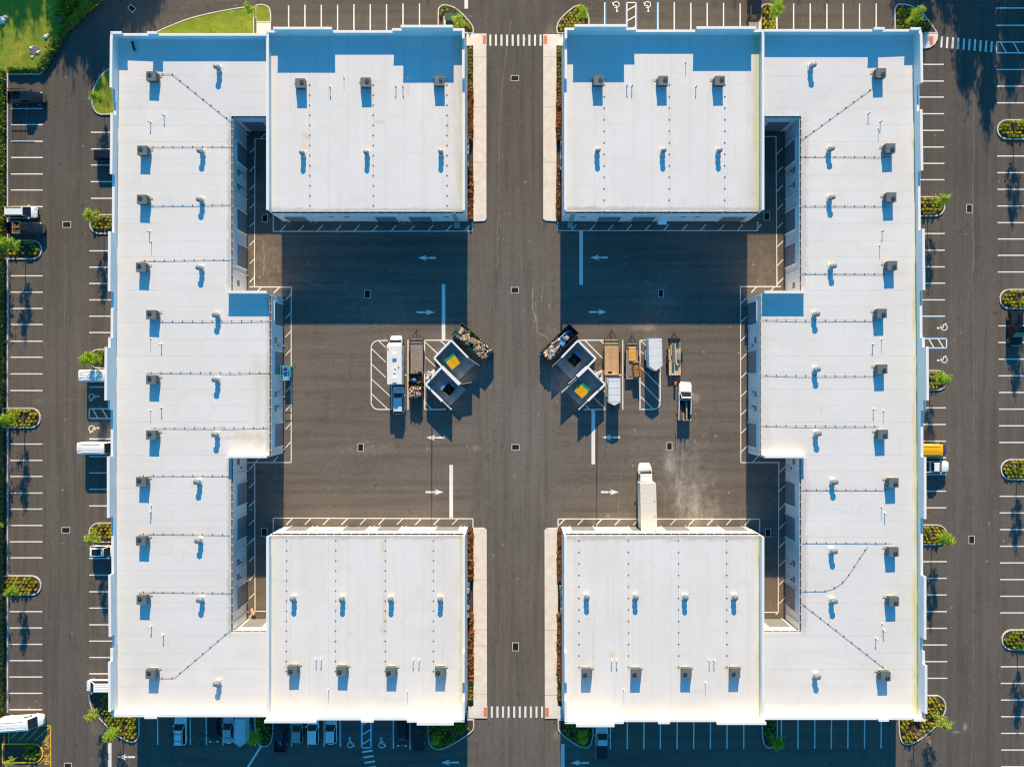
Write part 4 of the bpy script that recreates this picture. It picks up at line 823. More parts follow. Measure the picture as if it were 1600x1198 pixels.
# ---------------------------------------------------------------- rooftop equipment
ORD = 'topmost second third fourth fifth sixth seventh eighth ninth tenth lowest'.split()
def ac_proto(fx, fy, hood):
    t = thing('rooftop_unit', 'x', 'air conditioner', 0, 0, -50)
    m = MB(); m.box(-.62, .62, -.62, .62, -.15, .16); m.build('roof_curb', M['curb_white'], t, local=True)
    m = MB(); m.box(-.74, .74, -.70, .70, .16, .96, 0); m.box(-.77, .77, -.73, .73, .96, 1.0, 1); c = m.build('casing', [M['unit_side'], M['unit']], t, local=True)
    m = MB(); m.tube((fx, fy, 1.0), (fx, fy, 1.06), .36, .36, 16); m.build('fan_shroud', M['unit'], c, local=True)
    m = MB(); m.tube((fx, fy, 1.05), (fx, fy, 1.075), .30, .30, 16); m.tube((fx, fy, 1.07), (fx, fy, 1.11), .09, .07, 8, 1)
    m.build('fan', [M['black'], M['steel']], c, local=True)
    m = MB(); s = hood; m.hexa([(s*.74, -.45, .25), (s*.98, -.40, .25), (s*.98, .40, .25), (s*.74, .45, .25)][::s], [(s*.74, -.45, .85), (s*.80, -.40, .80), (s*.80, .40, .80), (s*.74, .45, .85)][::s])
    m.build('air_hood', M['unit_side'], t, local=True)
    m = MB(); m.tube((s*.9, .55, .1), (s*.9, .55, .7), .035, n=6); m.tube((s*.9, .55, .7), (s*.7, .55, .7), .035, n=6); m.tube((s*.9, .55, .1), (s*1.25, .55, .1), .035, n=6); m.build('gas_pipe', M['pipe'], t, local=True)
    return t
def vent_proto(dx):
    t = thing('exhaust_fan', 'x', 'roof vent', 0, 0, -50)
    m = MB(); m.box(-.44, .44, -.44, .44, -.15, .2); m.build('roof_curb', M['curb_white'], t, local=True)
    m = MB(); m.tube((0, 0, .2), (0, 0, .52), .36, .36, 14); m.tube((0, 0, .52), (0, 0, .66), .42, .42, 14); m.tube((0, 0, .66), (dx*.35, 0, .95), .30, .30, 14); m.build('housing', M['galv'], t, local=True)
    m = MB(); m.tube((dx, 0, .84), (dx, 0, .96), .40, .40, 14); m.tube((dx, 0, .96), (dx, 0, .99), .40, .30, 14); m.dome((dx, 0, .985), .29, .10, 14, 3); m.build('cap', M['steel'], t, local=True)
    return t
def place(proto, x, y, z, label, group, rot=0, used={}):
    if proto.name in used: o = copy_tree(proto)
    else: o = proto; used[proto.name] = 1
    o.location = (x, y, z); o.rotation_euler = (0, 0, rot); o['label'] = label; o['group'] = group; return o
AC = dict(WW=ac_proto(-.25, .2, 1), EW=ac_proto(.25, -.2, -1), NW=ac_proto(.25, .12, -1), NE=ac_proto(.28, .12, -1), SW=ac_proto(-.25, -.05, 1), SE=ac_proto(-.25, -.12, 1))
VT = dict(WW=vent_proto(-.22), EW=vent_proto(.22), NW=vent_proto(-.05), NE=vent_proto(.08), SW=vent_proto(-.05), SE=vent_proto(.06))
acs = dict(WW=[(236,119),(222,235),(221.5,311.5),(220,417.5),(236,491.5),(236,593),(236,679.5),(220,752.5),(220,845),(221,937),(235,1053)],
    EW=[(1377,114),(1391.5,231.5),(1393,308),(1394.5,415),(1378,489.5),(1379,576.5),(1380,678.5),(1396.5,754),(1396.5,862),(1397,939.5),(1384,1056.5)],
    NW=[(469,130),(571,128.5),(686.5,126.5)], NE=[(935.5,126),(1036.5,126),(1125,126)], SW=[(456.5,1047.5),(533,1048.5),(610,1050),(687,1050)], SE=[(916.5,1052),(994,1052),(1073,1051.5),(1149,1051)])
vts = dict(WW=[(339,104),(313,235.5),(312,311.5),(311.5,418),(337,492),(336.5,593),(336,679),(308,753),(309.5,845),(312,937.5),(338.5,1068.5)],
    EW=[(1270,101.5),(1298.5,232),(1299.5,308),(1301.5,415.5),(1275.5,490.5),(1276.5,577),(1278,677.5),(1304,753),(1303,861.5),(1303,939.5),(1277,1057.5)],
    NW=[(471.5,238),(572,237.5),(688.5,236.5)], NE=[(934,234.5),(1037,234.5),(1124.5,234.5)], SW=[(457,936),(533.5,936.5),(610,937),(687.5,937)], SE=[(917,933.5),(993.5,933.5),(1071.5,934),(1149,934)])
RN = dict(WW='long left roof', EW='long right roof', NW='upper left square roof', NE='upper right square roof', SW='lower left square roof', SE='lower right square roof')
def roofz(k, u, v): return zf[k](u, v)
for k in acs:
    n = len(acs[k])
    for i, (px, py) in enumerate(acs[k]):
        u, v = U(px, 7.6), V(py, 7.6); z = roofz(k, u, v); u, v = U(px, z + 1), V(py, z + 1)
        lb = ('%s grey air conditioning unit on the %s' % (ORD[i], RN[k])) if n == 11 else '%s grey air conditioning unit from the left on the %s' % (['first', 'second', 'third', 'fourth'][i], RN[k])
        place(AC[k], X(u), Y(v), z, lb, 'air conditioning units on the ' + RN[k], 0)
    for i, (px, py) in enumerate(vts[k]):
        u, v = U(px, 7.6), V(py, 7.6); z = roofz(k, u, v); u, v = U(px, z + .9), V(py, z + .9)
        lb = ('%s round exhaust fan on the %s' % (ORD[i], RN[k])) if n == 11 else '%s round exhaust fan from the left on the %s' % (['first', 'second', 'third', 'fourth'][i], RN[k])
        place(VT[k], X(u), Y(v), z, lb, 'exhaust fans on the ' + RN[k])
BLK = MB().box(-.11, .11, -.06, .06, 0, .06).mesh('support_block', M['wood_post'])
def gaspipe(k, pts, label, dark=True, gap=15.4, n=[0]):
    q = []
    for px, py in pts:
        u, v = U(px, 6.7), V(py, 6.7); q.append(Vector((X(u), Y(v), roofz(k, u, v))))
    t = thing('gas_pipe', label, 'pipe', q[0].x, q[0].y, q[0].z, 0, 'gas pipes on the ' + RN[k])
    m = MB()
    for a, b in zip(q, q[1:]): m.tube(a + Vector((0, 0, .07)), b + Vector((0, 0, .07)), .020 if dark else .010, n=6)
    m.build('pipe', M['pipe' if dark else 'curb_white'], t)
    L_ = gap*K*.94; d0 = .7; acc = 0
    for a, b in zip(q, q[1:]):
        d = (b-a).length; s = d0
        while s < d:
            p = a.lerp(b, s/d); o = bpy.data.objects.new('support_block', BLK); COL.objects.link(o); o.parent = t; o.location = p - q[0]
            o.rotation_euler = (0, 0, math.atan2(b.y-a.y, b.x-a.x) + math.pi/2); s += L_
        d0 = s - d
for i, p in enumerate([[(246,115),(267,114.5),(361,190)],[(231,229),(360,228)],[(231,321.5),(360,319)],[(218,407),(358,405)],[(246,502),(420,501)],[(228,582),(420,582)],[(234,669),(418,668)],[(216,743),(355,743.5)],[(216,834),(358,836)],[(216,925),(360,927)],[(245,1059.5),(271,1059.5),(360,984)]]):
    gaspipe('WW', p, '%s thin gas pipe on support blocks, long left roof' % ORD[i])
ORD12 = ORD[:10] + ['eleventh', 'lowest']
for i, p in enumerate([[(1366,136),(1252,219)],[(1253,243.5),(1396,245)],[(1253,321),(1383,321.5)],[(1253,427),(1383,428)],[(1192,499.5),(1376,500.5)],[(1192,586),(1370,587.5)],[(1192,665),(1374,666)],[(1255,765.5),(1390,765.5)],[(1255,848.5),(1396,849)],
        [(1357,854),(1344,873),(1328,898),(1318,910),(1305,919),(1290,924),(1254,924.5)],[(1254,943),(1388,1048)]]):
    gaspipe('EW', p, '%s thin gas pipe on support blocks, long right roof' % ORD[i])
for k, xs, y0, y1 in (('NW', (483,582.5,698), 125, 332), ('NE', (944.5,1046.5,1133.5), 125, 332), ('SW', (446.5,523.5,601.5,677), 838, 1050), ('SE', (905,982.5,1061,1136.5), 838, 1056)):
    for i, x in enumerate(xs): gaspipe(k, [(x, y0), (x, y1)], '%s white gas line with dark blocks from the left, %s' % (['first', 'second', 'third', 'fourth'][i], RN[k]), False, 15.7 if k in ('NW', 'SW') else 18)
# plumbing vents
def goose_proto():
    t = thing('plumbing_vent', 'x', 'vent pipe', 0, 0, -50)
    m = MB(); m.tube((0, 0, -.1), (0, 0, .55), .06, n=8); m.tube((0, 0, .55), (0, -.06, .62), .06, n=8); m.tube((0, -.06, .62), (0, -.15, .58), .06, n=8); m.build('pipe', M['curb_white'], t, local=True)
    m = MB(); m.tube((0, -.15, .58), (0, -.19, .5), .075, n=8); m.build('nozzle', M['black'], t, local=True)
    m = MB(); m.tube((0, 0, 0), (0, 0, .08), .17, .09, n=10); m.build('flashing', M['curb_white'], t, local=True); return t
def thin_proto():
    t = thing('plumbing_vent', 'x', 'vent pipe', 0, 0, -50)
    m = MB(); m.tube((0, 0, -.1), (0, 0, .8), .035, n=6); m.build('pipe', M['curb_white'], t, local=True)
    m = MB(); m.tube((0, 0, 0), (0, 0, .12), .13, .06, n=10); m.build('flashing', M['curb_white'], t, local=True); return t
GP, TP = goose_proto(), thin_proto()
for k, lst in dict(WW=[(230,187,0),(251,176,0),(228,359,0),(231,375,1),(247,537,0),(230,528,1),(247,637,0),(230,641,1),(230,801,0),(231,791,1),(231,981,0),(250,995,0)],
        EW=[(1362,173,0),(1381,186,0),(1378,197,1),(1384,358,0),(1380,381,1),(1369,537,0),(1383,529,1),(1370,639,0),(1386,642,1),(1388,803,0),(1383,793,1),(1384,977,1),(1386,987,0),(1374,1000,0)],
        NW=[(513,132,0),(535,117,1),(617,131,0),(628,131,0),(636,120,1)], NE=[(981,130,0),(989,130,0),(1074,93,1),(1090,131,0)], SW=[(491,1033,0),(499,1033,0),(510.5,1081,1),(644,1034,0),(653.5,1034,0),(635,1083,1)],
        SE=[(957,1034.5,0),(964.5,1034.5,0),(976.5,1081,1),(1111,1034.5,0),(1118.5,1034.5,0),(1105,1070,1)]).items():
    for i, (px, py, th) in enumerate(lst):
        u, v = U(px, 7.5), V(py, 7.5); z = roofz(k, u, v)
        w = 'straight thin' if th else 'bent white'
        near = min(range(len(acs[k])), key=lambda j: math.hypot(acs[k][j][0]-px, acs[k][j][1]-py))
        od = (ORD[near] if len(acs[k]) == 11 else ['first', 'second', 'third', 'fourth'][near])
        lb = '%s vent pipe, %s, %s the %s air conditioner, place %s' % (w, RN[k], 'above' if py < acs[k][near][1] else 'below', od, ['one', 'two', 'three', 'four', 'five', 'six', 'seven', 'eight', 'nine', 'ten', 'eleven', 'twelve', 'thirteen', 'fourteen'][i])
        place(TP if th else GP, X(u), Y(v), z, lb, 'plumbing vent pipes on the roofs', random.uniform(-.5, .5))
# a stray tile and scrap on the shaded roof corner
m = MB(); xx, yy = X(U(207,6.9)), Y(V(68,6.9)); m.ob(xx, yy, 6.80, 6.86, .38, .7, .15); m.ob(xx + .2, yy - .75, 6.80, 6.85, .36, .8, .35)
tag(m.build('rubber_mat', M['rubber']), 'two dark rubber mats lying in the shaded corner of the long left roof', 'mat')

# ---------------------------------------------------------------- trees
def tree_mesh(seed, h, r, nb=9, n=1500, lr=.13, mat='tree', zb=.33, lean=0):
    rs = random.getstate(); random.seed(seed); t = MB(); c = MB()
    def tb(a, b, r0, r1, k=6): t.tube(a, b, r0, r1, k)
    p = Vector((0, 0, 0)); seg = 6; pts = [p.copy()]
    for i in range(seg):
        p = p + Vector((random.uniform(-.06, .06), random.uniform(-.06, .06), h*.86/seg)); pts.append(p.copy())
    for i in range(seg): tb(pts[i], pts[i+1], .075*h/6*(1 - i/seg*.8) + .01, .075*h/6*(1 - (i+1)/seg*.8) + .01)
    tips = []
    for b in range(nb):
        f = zb + (1-zb)*(b + .5)/nb*.95; k = min(seg-1, int(f*seg)); q = pts[k].lerp(pts[k+1], f*seg - k)
        a = b*2.4 + random.uniform(-.4, .4); ln = r*(1.15 - .75*((f-zb)/(1-zb)))*random.uniform(.7, 1.1)
        e = q + Vector((math.cos(a)*ln, math.sin(a)*ln, ln*.75*random.uniform(.7, 1.2))); tb(q, e, .03*h/6, .008); tips.append((q, e))
        for s in range(2):
            g = q.lerp(e, random.uniform(.35, .75)); e2 = g + Vector((random.gauss(0, .4), random.gauss(0, .4), random.uniform(.1, .5)))*r*.5; tb(g, e2, .014*h/6, .005); tips.append((g, e2))
    tips.append((pts[-2], pts[-1] + Vector((0, 0, h*.12)))); tips.append((pts[-2], pts[-1] + Vector((.2*r, .1, h*.06))))
    for i in range(n):
        q, e = random.choice(tips); f = random.uniform(.25, 1.08); s = r*.13
        c.leaf(q.lerp(e, f) + Vector((random.gauss(0, s), random.gauss(0, s), random.gauss(0, s))), lr*random.uniform(.6, 1.25))
    a = t.mesh('trunk', M['bark']), c.mesh('crown', M[mat]); random.setstate(rs); return a
TM = {'a': tree_mesh(1, 5.8, 1.4, 11, 2000, .12), 'b': tree_mesh(2, 5.4, 1.25, 10, 1500, .12, mat='tree2'), 'c': tree_mesh(3, 6.2, 1.4, 11, 1900, .12), 'bare': tree_mesh(4, 5.4, 1.1, 9, 420, .10, 'treeb'), 'd': tree_mesh(5, 4.9, 1.4, 9, 1800, .12)}
def tree(k, px, py, label, s=1, group='young trees on the planted islands', cat='tree', name='young_tree'):
    t = thing(name, label, cat, X(px), Y(py), .1, random.uniform(0, 6.28), group); t.scale = (s, s, s)
    for n, me in zip(('trunk', 'crown'), TM[k]):
        o = bpy.data.objects.new(n, me); COL.objects.link(o); o.parent = t
for k, x, y, l, s in [('a',40,388,'bright green young tree above the island by the dark pickup truck',1), ('c',39,652,'bright green young tree on the second island down the left edge',.95), ('d',40,914,'young tree on the third island down the left edge',.85),
    ('d',163,160,'small tree on the curved grass island at the upper left building corner',.75), ('b',163,347,'feathery young tree on the top island at the left facade',1), ('a',162,562,'young tree whose crown shades a white van roof beside the left facade',1.02),
    ('b',163,832,'young tree on the lower island at the left facade',1), ('b',163,1104,'feathery young tree below the white minivan under the parapet',.85), ('a',193,1131,'bright green young tree on the lower left corner island',.9),
    ('d',410,1137,'shaded young tree on the island among the parked cars',.9), ('d',684,1147,'small tree in the shade at the lower right end of the lower left building',.6), ('a',908,1138,'dark green shaded tree on the island beside the pickup with a pale cab',.75),
    ('d',1206,1146,'shaded young tree on the island in the lower right row',.9), ('b',1449,322,'feathery young tree on the top island at the right facade',1), ('a',1453,592,'bright green young tree on the middle island at the right facade',.9),
    ('a',1455,833,'bright green young tree on the lower island at the right facade',1), ('b',1449,1111,'feathery young tree above the lower right corner island',1.05), ('bare',1427,1137,'nearly bare young tree leaning out over the lower right corner island',1),
    ('c',1583,200,'young tree on the uppermost island on the right edge',1), ('c',1587,467,'young tree on the second island down the right edge',1), ('a',1588,731,'young tree on the third island down the right edge',.9), ('b',1590,997,'young tree on the lowest island on the right edge',1.1),
    ('b',720,50,'feathery young tree beside the green electrical box',1.0), ('d',909,32,'bright green young tree on the fan-shaped island by the upper crosswalk',.8), ('a',1200,32,'bright green young tree on the narrow island above the upper right building',.95),
    ('c',1411,42,'bright green young tree on the shaded corner island by the right crosswalk',.95), ('d',400,30,'young tree beside the pale walkway on the top lawn',.8), ('b',31,1180,'spiky pale tree beside the yellow kerb in the lower left corner',.6),
    ('d',8,815,'small tree poking through the shaded lower left hedge',.7), ('b',6,868,'thin tree leaning out of the lower left hedge',.6)]:
    tree(k, x, y, l, s)
# tall pines standing outside the frame whose long shadows fall into it
TM['pine'] = tree_mesh(11, 15, 2.9, 22, 4300, .28, 'pine', .38); TM['pine2'] = tree_mesh(12, 13, 2.4, 18, 2800, .26, 'pine', .36)
for i, (k, x, y, s) in enumerate([('pine',118,-250,1),('pine2',152,-165,1),('pine',172,-240,1.05),('pine',134,-262,1),('pine2',196,-225,.9),('pine',225,-325,.9),('pine2',262,-290,.9),('pine2',285,-300,.9),('pine',102,-280,1),('pine',56,-345,1.05),('pine',30,-350,1.1),('pine',4,-345,1.1),('pine2',76,-325,1),('pine2',92,-210,.95),('pine',240,-300,.95),('pine2',214,-215,.9),('pine',-20,-320,1.1),
    ('pine2',672,-300,.9),('pine2',700,-320,.9),('pine2',926,-310,.85),('pine2',1120,-300,.9),('pine2',1150,-310,.95),('pine2',1250,-300,.9),('pine2',1290,-310,.95),('pine2',1335,-300,.9),
    ('pine2',1180,-330,.9),('pine',1410,-290,.95),('pine',1440,-275,1),('pine2',1478,-275,1),('pine',1513,-205,1),('pine2',1545,-120,1.05),('pine',1580,-225,1.05),('pine2',1608,-190,1),('pine',1540,-270,1),('pine',1596,-290,1.05),
    ('pine',-4,285,.85),('pine2',-6,420,.9),('pine',-4,520,.85),('pine2',0,640,.9),('pine',-5,735,.85),('pine2',-2,850,.9),('pine',-8,340,.9),('pine2',-10,600,.9),('pine',-10,800,.9),('pine2',-8,950,.9)]):
    tree(k, x, y, 'tall dark pine number %s around the site, outside the photo, its shadow reaching in' % NUM[i], s, 'tall pines around the site', 'tree', 'pine_tree')
# lawn details
m = MB(); m.ob(X(55), Y(80), .09, .16, 1.45, .95, math.radians(52)); tag(m.build('inlet_cover', M['greyjunk']), 'dark rectangular inlet cover sunk in the grass bank', 'inlet cover')
for i, (x, y, s, l) in enumerate([(49,76,.3,'white stone at the upper left of the inlet cover'), (60,83,.32,'pale stone at the right of the inlet cover'), (72.5,58.5,.4,'pair of pale stones near the curved hedge'), (4,33,.7,'bright white rock in the shaded grass at the photo corner'), (51,90,.25,'white stone below the inlet cover')]):
    m = MB(); m.dome((X(x), Y(y), .08), s, s*.6, 7, 3); m.dome((X(x) + s*.8, Y(y) + s*.7, .08), s*.6, s*.5, 6, 2); tag(m.build('garden_stone', M['whitejunk']), l, 'stone', 'stones on the grass bank')

# ---------------------------------------------------------------- vehicles
def hw_at(t, W_, rf, rr):
    a = (t - .36)/.14 if t > .36 else ((-t - .38)/.12 if t < -.38 else 0)
    k = rf if t > 0 else rr
    return W_/2*(1 - k*cl(a)**2.4)
def shell(m, L_, W_, prof, z0=.3, rf=.30, rr=.18, t0=-.5, t1=.5, crown=.035, n=18):
    """car body lofted from cross sections; prof: (t, z) of the upper surface"""
    ts = sorted(set([t0, t1] + [t0 + (t1-t0)*(.5 - .5*math.cos(math.pi*i/n)) for i in range(n + 1)]))
    rings = []
    for t in ts:
        w, z, x = hw_at(t, W_, rf, rr), interp(t, prof), t*L_
        rings.append([(x, -w*.90, z0), (x, -w, z0+.22), (x, -w, z-.2), (x, -w*.955, z-.045), (x, -w*.80, z), (x, 0, z+crown), (x, w*.80, z), (x, w*.955, z-.045), (x, w, z-.2), (x, w, z0+.22), (x, w*.90, z0)])
    k = len(rings[0]); vs = [p for r in rings for p in r]; fs = []
    for i in range(len(rings)-1):
        for j in range(k): a = i*k+j; b = i*k+(j+1) % k; fs.append((a, b, b+k, a+k))
    fs += [tuple(range(k))[::-1], tuple((len(rings)-1)*k + j for j in range(k))]
    return m.add(vs, fs)
def qpanel(m, q, inset_=.08, out=.012, mi=0, th=.02):
    """a pane laid on the quad q (4 points), inset and lifted along its normal"""
    q = [Vector(p) for p in q]; c = sum(q, Vector())/4; n = (q[1]-q[0]).cross(q[3]-q[0]).normalized()
    r = [p.lerp(c, inset_) for p in q]; return m.hexa([p - n*.01 for p in r], [p + n*(out + th) for p in r], mi)
def cabin(t, body_mat, xb0, xb1, xt0, xt1, zb, zt, wb, wt, sunroof=False, rails=False, side=True, rear=True, ribs=0, door_lines=True):
    b = [(xb0, -wb, zb), (xb1, -wb, zb), (xb1, wb, zb), (xb0, wb, zb)]; u = [(xt0, -wt, zt), (xt1, -wt, zt), (xt1, wt, zt), (xt0, wt, zt)]
    m = MB(); m.hexa(b, u); 
    mid = [(p[0]*.96 + (xt0+xt1)/2*.04, p[1]*.90, zt + .045) for p in u]; m.hexa([(p[0], p[1], zt - .01) for p in u], mid)
    c = m.build('cabin', body_mat, t, local=True, bevel=.09)
    m = MB(); qpanel(m, [b[1], b[2], u[2], u[1]], .07); m.build('windshield', M['glass'], t, local=True)
    if rear: m = MB(); qpanel(m, [b[3], b[0], u[0], u[3]], .12); m.build('rear_window', M['glass'], t, local=True)
    if side:
        for s, q in ((0, [b[0], b[1], u[1], u[0]]), (1, [b[2], b[3], u[3], u[2]])): m = MB(); qpanel(m, q, .10); m.build('side_window', M['glass'], t, local=True)
    if sunroof: m = MB(); x0, x1 = xt0 + .15*(xt1-xt0), xt0 + .8*(xt1-xt0); m.box(x0, x1, -wt*.72, wt*.72, zt + .02, zt + .06); m.build('sunroof', M['glass'], c, local=True, bevel=.05)
    if rails:
        for s in (-1, 1): m = MB(); m.beam((xt0 + .15, s*wt*.88, zt + .1), (xt1 - .15, s*wt*.88, zt + .1), .05, .05); m.box(xt0+.3, xt0+.36, s*wt*.88-.02, s*wt*.88+.02, zt, zt+.09); m.box(xt1-.36, xt1-.3, s*wt*.88-.02, s*wt*.88+.02, zt, zt+.09); m.build('roof_rail', M['black'], c, local=True)
        if rails == 2:
            for x in (xt0 + (xt1-xt0)*.3, xt0 + (xt1-xt0)*.78): m = MB(); m.beam((x, -wt*.9, zt + .14), (x, wt*.9, zt + .14), .06, .04); m.build('crossbar', M['black'], c, local=True)
    if ribs:
        m = MB()
        for i in range(ribs): y = -wt*.75 + 1.5*wt*i/(ribs-1); m.beam((xt0 + .2, y, zt + .055), (xt1 - .2, y, zt + .055), .05, .025)
        m.build('roof_ribs', body_mat, c, local=True)
    return c
def wheel(t, x, y, r=.34, w=.24):
    s = 1 if y > 0 else -1
    m = MB(); m.tube((x, y - w/2, r), (x, y + w/2, r), r, r, 16); o = m.build('wheel', M['tire'], t, local=True)
    m = MB(); m.tube((x, y + s*w/2, r), (x, y + s*(w/2 + .015), r), r*.62, r*.58, 12); m.build('rim', M['galv'], o, local=True)
def lights(t, L_, W_, z=.72, zr=.85, k=.78):
    for s in (-1, 1):
        m = MB(); m.hexa([(L_/2 - .34, s*W_*.36 - .14, z-.1), (L_/2 - .06, s*W_*.33 - .12, z-.1), (L_/2 - .06, s*W_*.33 + .12, z-.1), (L_/2 - .34, s*W_*.36 + .14, z-.1)], [(L_/2 - .40, s*W_*.36 - .14, z+.10), (L_/2 - .10, s*W_*.33 - .12, z+.03), (L_/2 - .10, s*W_*.33 + .12, z+.03), (L_/2 - .40, s*W_*.36 + .14, z+.10)])
        m.build('headlight', M['lamp_white'], t, local=True)
        m = MB(); m.box(-L_/2 - .01, -L_/2 + .12, s*W_*.36 - .14, s*W_*.36 + .14, zr - .12, zr + .1); m.build('taillight', M['lamp_red'], t, local=True)
def mirrors(t, x, W_, z, mat):
    for s in (-1, 1): m = MB(); m.hexa([(x-.07, s*W_/2 - .02, z-.08), (x+.1, s*W_/2 - .02, z-.08), (x+.08, s*(W_/2+.2), z-.08), (x-.07, s*(W_/2+.2), z-.08)][::s], [(x-.07, s*W_/2 - .02, z+.08), (x+.1, s*W_/2 - .02, z+.08), (x+.08, s*(W_/2+.2), z+.08), (x-.07, s*(W_/2+.2), z+.08)][::s]); m.build('side_mirror', mat, t, local=True)
def car(kind, label, cat, name, px, py, deg, L_, W_=1.85, H_=1.5, col=(.8, .8, .8), zc=1.0, **kw):
    u, v = U(px, zc), V(py, zc); t = thing(name, label, cat, X(u), Y(v), 0, math.radians(deg)); pn = paint(name + '_' + '_'.join('%d' % (c*100) for c in col), col); h = L_/2
    for sx in (.32, -.30):
        for sy in (-1, 1): wheel(t, sx*L_, sy*(W_/2 - .13), .34 if kind in ('sedan', 'hatch') else .38)
    lights(t, L_, W_, .68 if H_ < 1.6 else .85, .85 if H_ < 1.6 else 1.05)
    if kind in ('sedan', 'hatch', 'suv', 'minivan'):
        zb = H_*.60; rear_t = {'sedan': -.30, 'hatch': -.47, 'suv': -.48, 'minivan': -.485}[kind]; wb = {'minivan': .34}.get(kind, .24)
        m = MB(); shell(m, L_, W_, [(-.5, zb - .12), (-.46, zb), (.1, zb), (wb, zb - .02), (.42, zb - .14), (.485, zb - .26), (.5, zb - .36)])
        b = m.build('body', pn, t, local=True, smooth=True)
        m = MB(); [m.beam((h*.52, s*W_*.2, zb + .012), (h*.88, s*W_*.16, zb - .13), .03, .03) for s in (-1, 1)]; m.build('hood_crease', pn, b, local=True)
        m = MB(); m.box(h - .06, h + .015, -W_*.28, W_*.28, .35, .62); m.build('grille', M['black'], t, local=True)
        top0, top1 = {'sedan': (-.20, .06), 'hatch': (-.37, .05), 'suv': (-.41, .08), 'minivan': (-.43, .15)}[kind]
        cabin(t, pn, rear_t*L_, wb*L_, top0*L_, top1*L_, zb - .03, H_, W_*.455, W_*.375, **kw)
        mirrors(t, (wb - .06)*L_, W_, zb + .12, pn)
    elif kind == 'van':
        m = MB(); shell(m, L_, W_, [(-.5, H_ - .25), (-.485, H_ - .06), (-.3, H_), (.20, H_), (.26, H_ - .08)], t1=.262, rr=.10, crown=.07); b = m.build('body', pn, t, local=True, smooth=True)
        m = MB(); shell(m, L_, W_, [(.26, 1.28), (.40, 1.16), (.47, 1.0), (.5, .85)], t0=.262, rf=.26); m.build('hood', kw.get('front') or pn, t, local=True, smooth=True)
        q = [(L_*.40, -W_*.44, 1.16), (L_*.40, W_*.44, 1.16), (L_*.274, W_*.40, H_ - .08), (L_*.274, -W_*.40, H_ - .08)]
        m = MB(); m.hexa([(L_*.262, -W_*.46, 1.1), (L_*.405, -W_*.46, 1.1), (L_*.405, W_*.46, 1.1), (L_*.262, W_*.46, 1.1)], [(L_*.262, -W_*.42, H_ - .09), (L_*.268, -W_*.42, H_ - .09), (L_*.268, W_*.42, H_ - .09), (L_*.262, W_*.42, H_ - .09)]); m.build('cab', kw.get('front') or pn, t, local=True)
        m = MB(); qpanel(m, q, .05); m.build('windshield', M['glass'], t, local=True)
        for s in (-1, 1): m = MB(); m.box(L_*.12, L_*.25, s*W_/2 - .02, s*W_/2 + .012, 1.35, 1.85); m.build('side_window', M['glass'], t, local=True)
        m = MB()
        for i in range(4): y = -W_*.32 + W_*.64*i/3; m.beam((-L_*.44, y, H_ + .05), (L_*.17, y, H_ + .05), .05, .03)
        m.build('roof_ribs', pn, b, local=True); mirrors(t, L_*.27, W_, 1.4, M['black'])
        if kw.get('stripe'):
            for s in (-1, 1): m = MB(); m.box(-L_*.40, L_*.05, s*W_/2 - .02, s*W_/2 + .013, .8, 1.25); m.build('side_panel', M['lamp_white'], b, local=True)
    elif kind == 'pickup':
        cab = kw.get('cab', 'crew'); zb = 1.18; cr = -.10 if cab == 'crew' else .03
        m = MB(); shell(m, L_, W_, [(cr, zb), (.22, zb), (.42, zb - .08), (.485, zb - .2), (.5, zb - .35)], t0=cr); m.build('body', pn, t, local=True, smooth=True)
        m = MB(); m.box(h - .05, h + .02, -W_*.32, W_*.32, .5, .95); m.build('grille', M['chrome'], t, local=True)
        cabin(t, pn, cr*L_ + .06, .24*L_, cr*L_ + .25, .11*L_, zb - .03, H_, W_*.45, W_*.38, ribs=0)
        mirrors(t, .19*L_, W_, zb + .15, pn)
        x0, x1 = -h, cr*L_ - .03; w = W_/2
        m = MB(); m.box(x0 + .06, x1 - .05, -w + .1, w - .1, .62, .74, 1)
        m.box(x0, x1, -w + .02, -w + .12, .45, 1.14); m.box(x0, x1, w - .12, w - .02, .45, 1.14); m.box(x1 - .05, x1, -w + .12, w - .12, .5, 1.14); o = m.build('bed', [pn, M['black']], t, local=True)
        m = MB(); m.box(x0, x0 + .06, -w + .12, w - .12, .5, 1.12); m.build('tailgate', pn, o, local=True)
        if kw.get('cover'): m = MB(); m.box(x0 + .02, x1 - .02, -w + .05, w - .05, 1.14, 1.18); m.build('bed_cover', M['black'], o, local=True)
        if kw.get('rack'):
            m = MB()
            for x in (x0 + .15, x0 + 1.5, x1 - .1):
                for s in (-1, 1): m.beam((x, s*(w-.08), 1.1), (x, s*(w-.08), H_ + .35), .07, .07)
            for x in (x0 + .15, x0 + 1.5): m.beam((x, -w+.08, H_ + .35), (x, w-.08, H_ + .35), .07, .07)
            for s in (-1, 1): m.beam((x0, s*(w-.08), H_ + .38), (.14*L_, s*(w-.08), H_ + .38), .07, .07)
            m.build('ladder_rack', M['black'], t, local=True)
    return t
WHT = (.86, .86, .85)
car('pickup', 'black crew-cab pickup with a ladder rack, backed up to the hedge', 'pickup truck', 'pickup_truck', 40, 152.5, 0, 5.9, 2.0, 1.85, (.010, .010, .012), rack=True)
car('suv', 'black car with its nose hidden under the left facade parapet, high up', 'car', 'parked_car', 169, 242.5, 0, 4.8, 1.85, 1.6, (.010, .010, .012))
car('minivan', 'white minivan with dark roof rails at the left edge, beside a dark pickup', 'minivan', 'minivan', 32.5, 331.5, 0, 5.1, 1.95, 1.75, WHT, rails=True)
car('pickup', 'dark pickup carrying wooden crates in its bed, beside the white minivan at the left edge', 'pickup truck', 'pickup_truck', 39, 356.5, 0, 5.9, 2.0, 1.8, (.018, .022, .022))
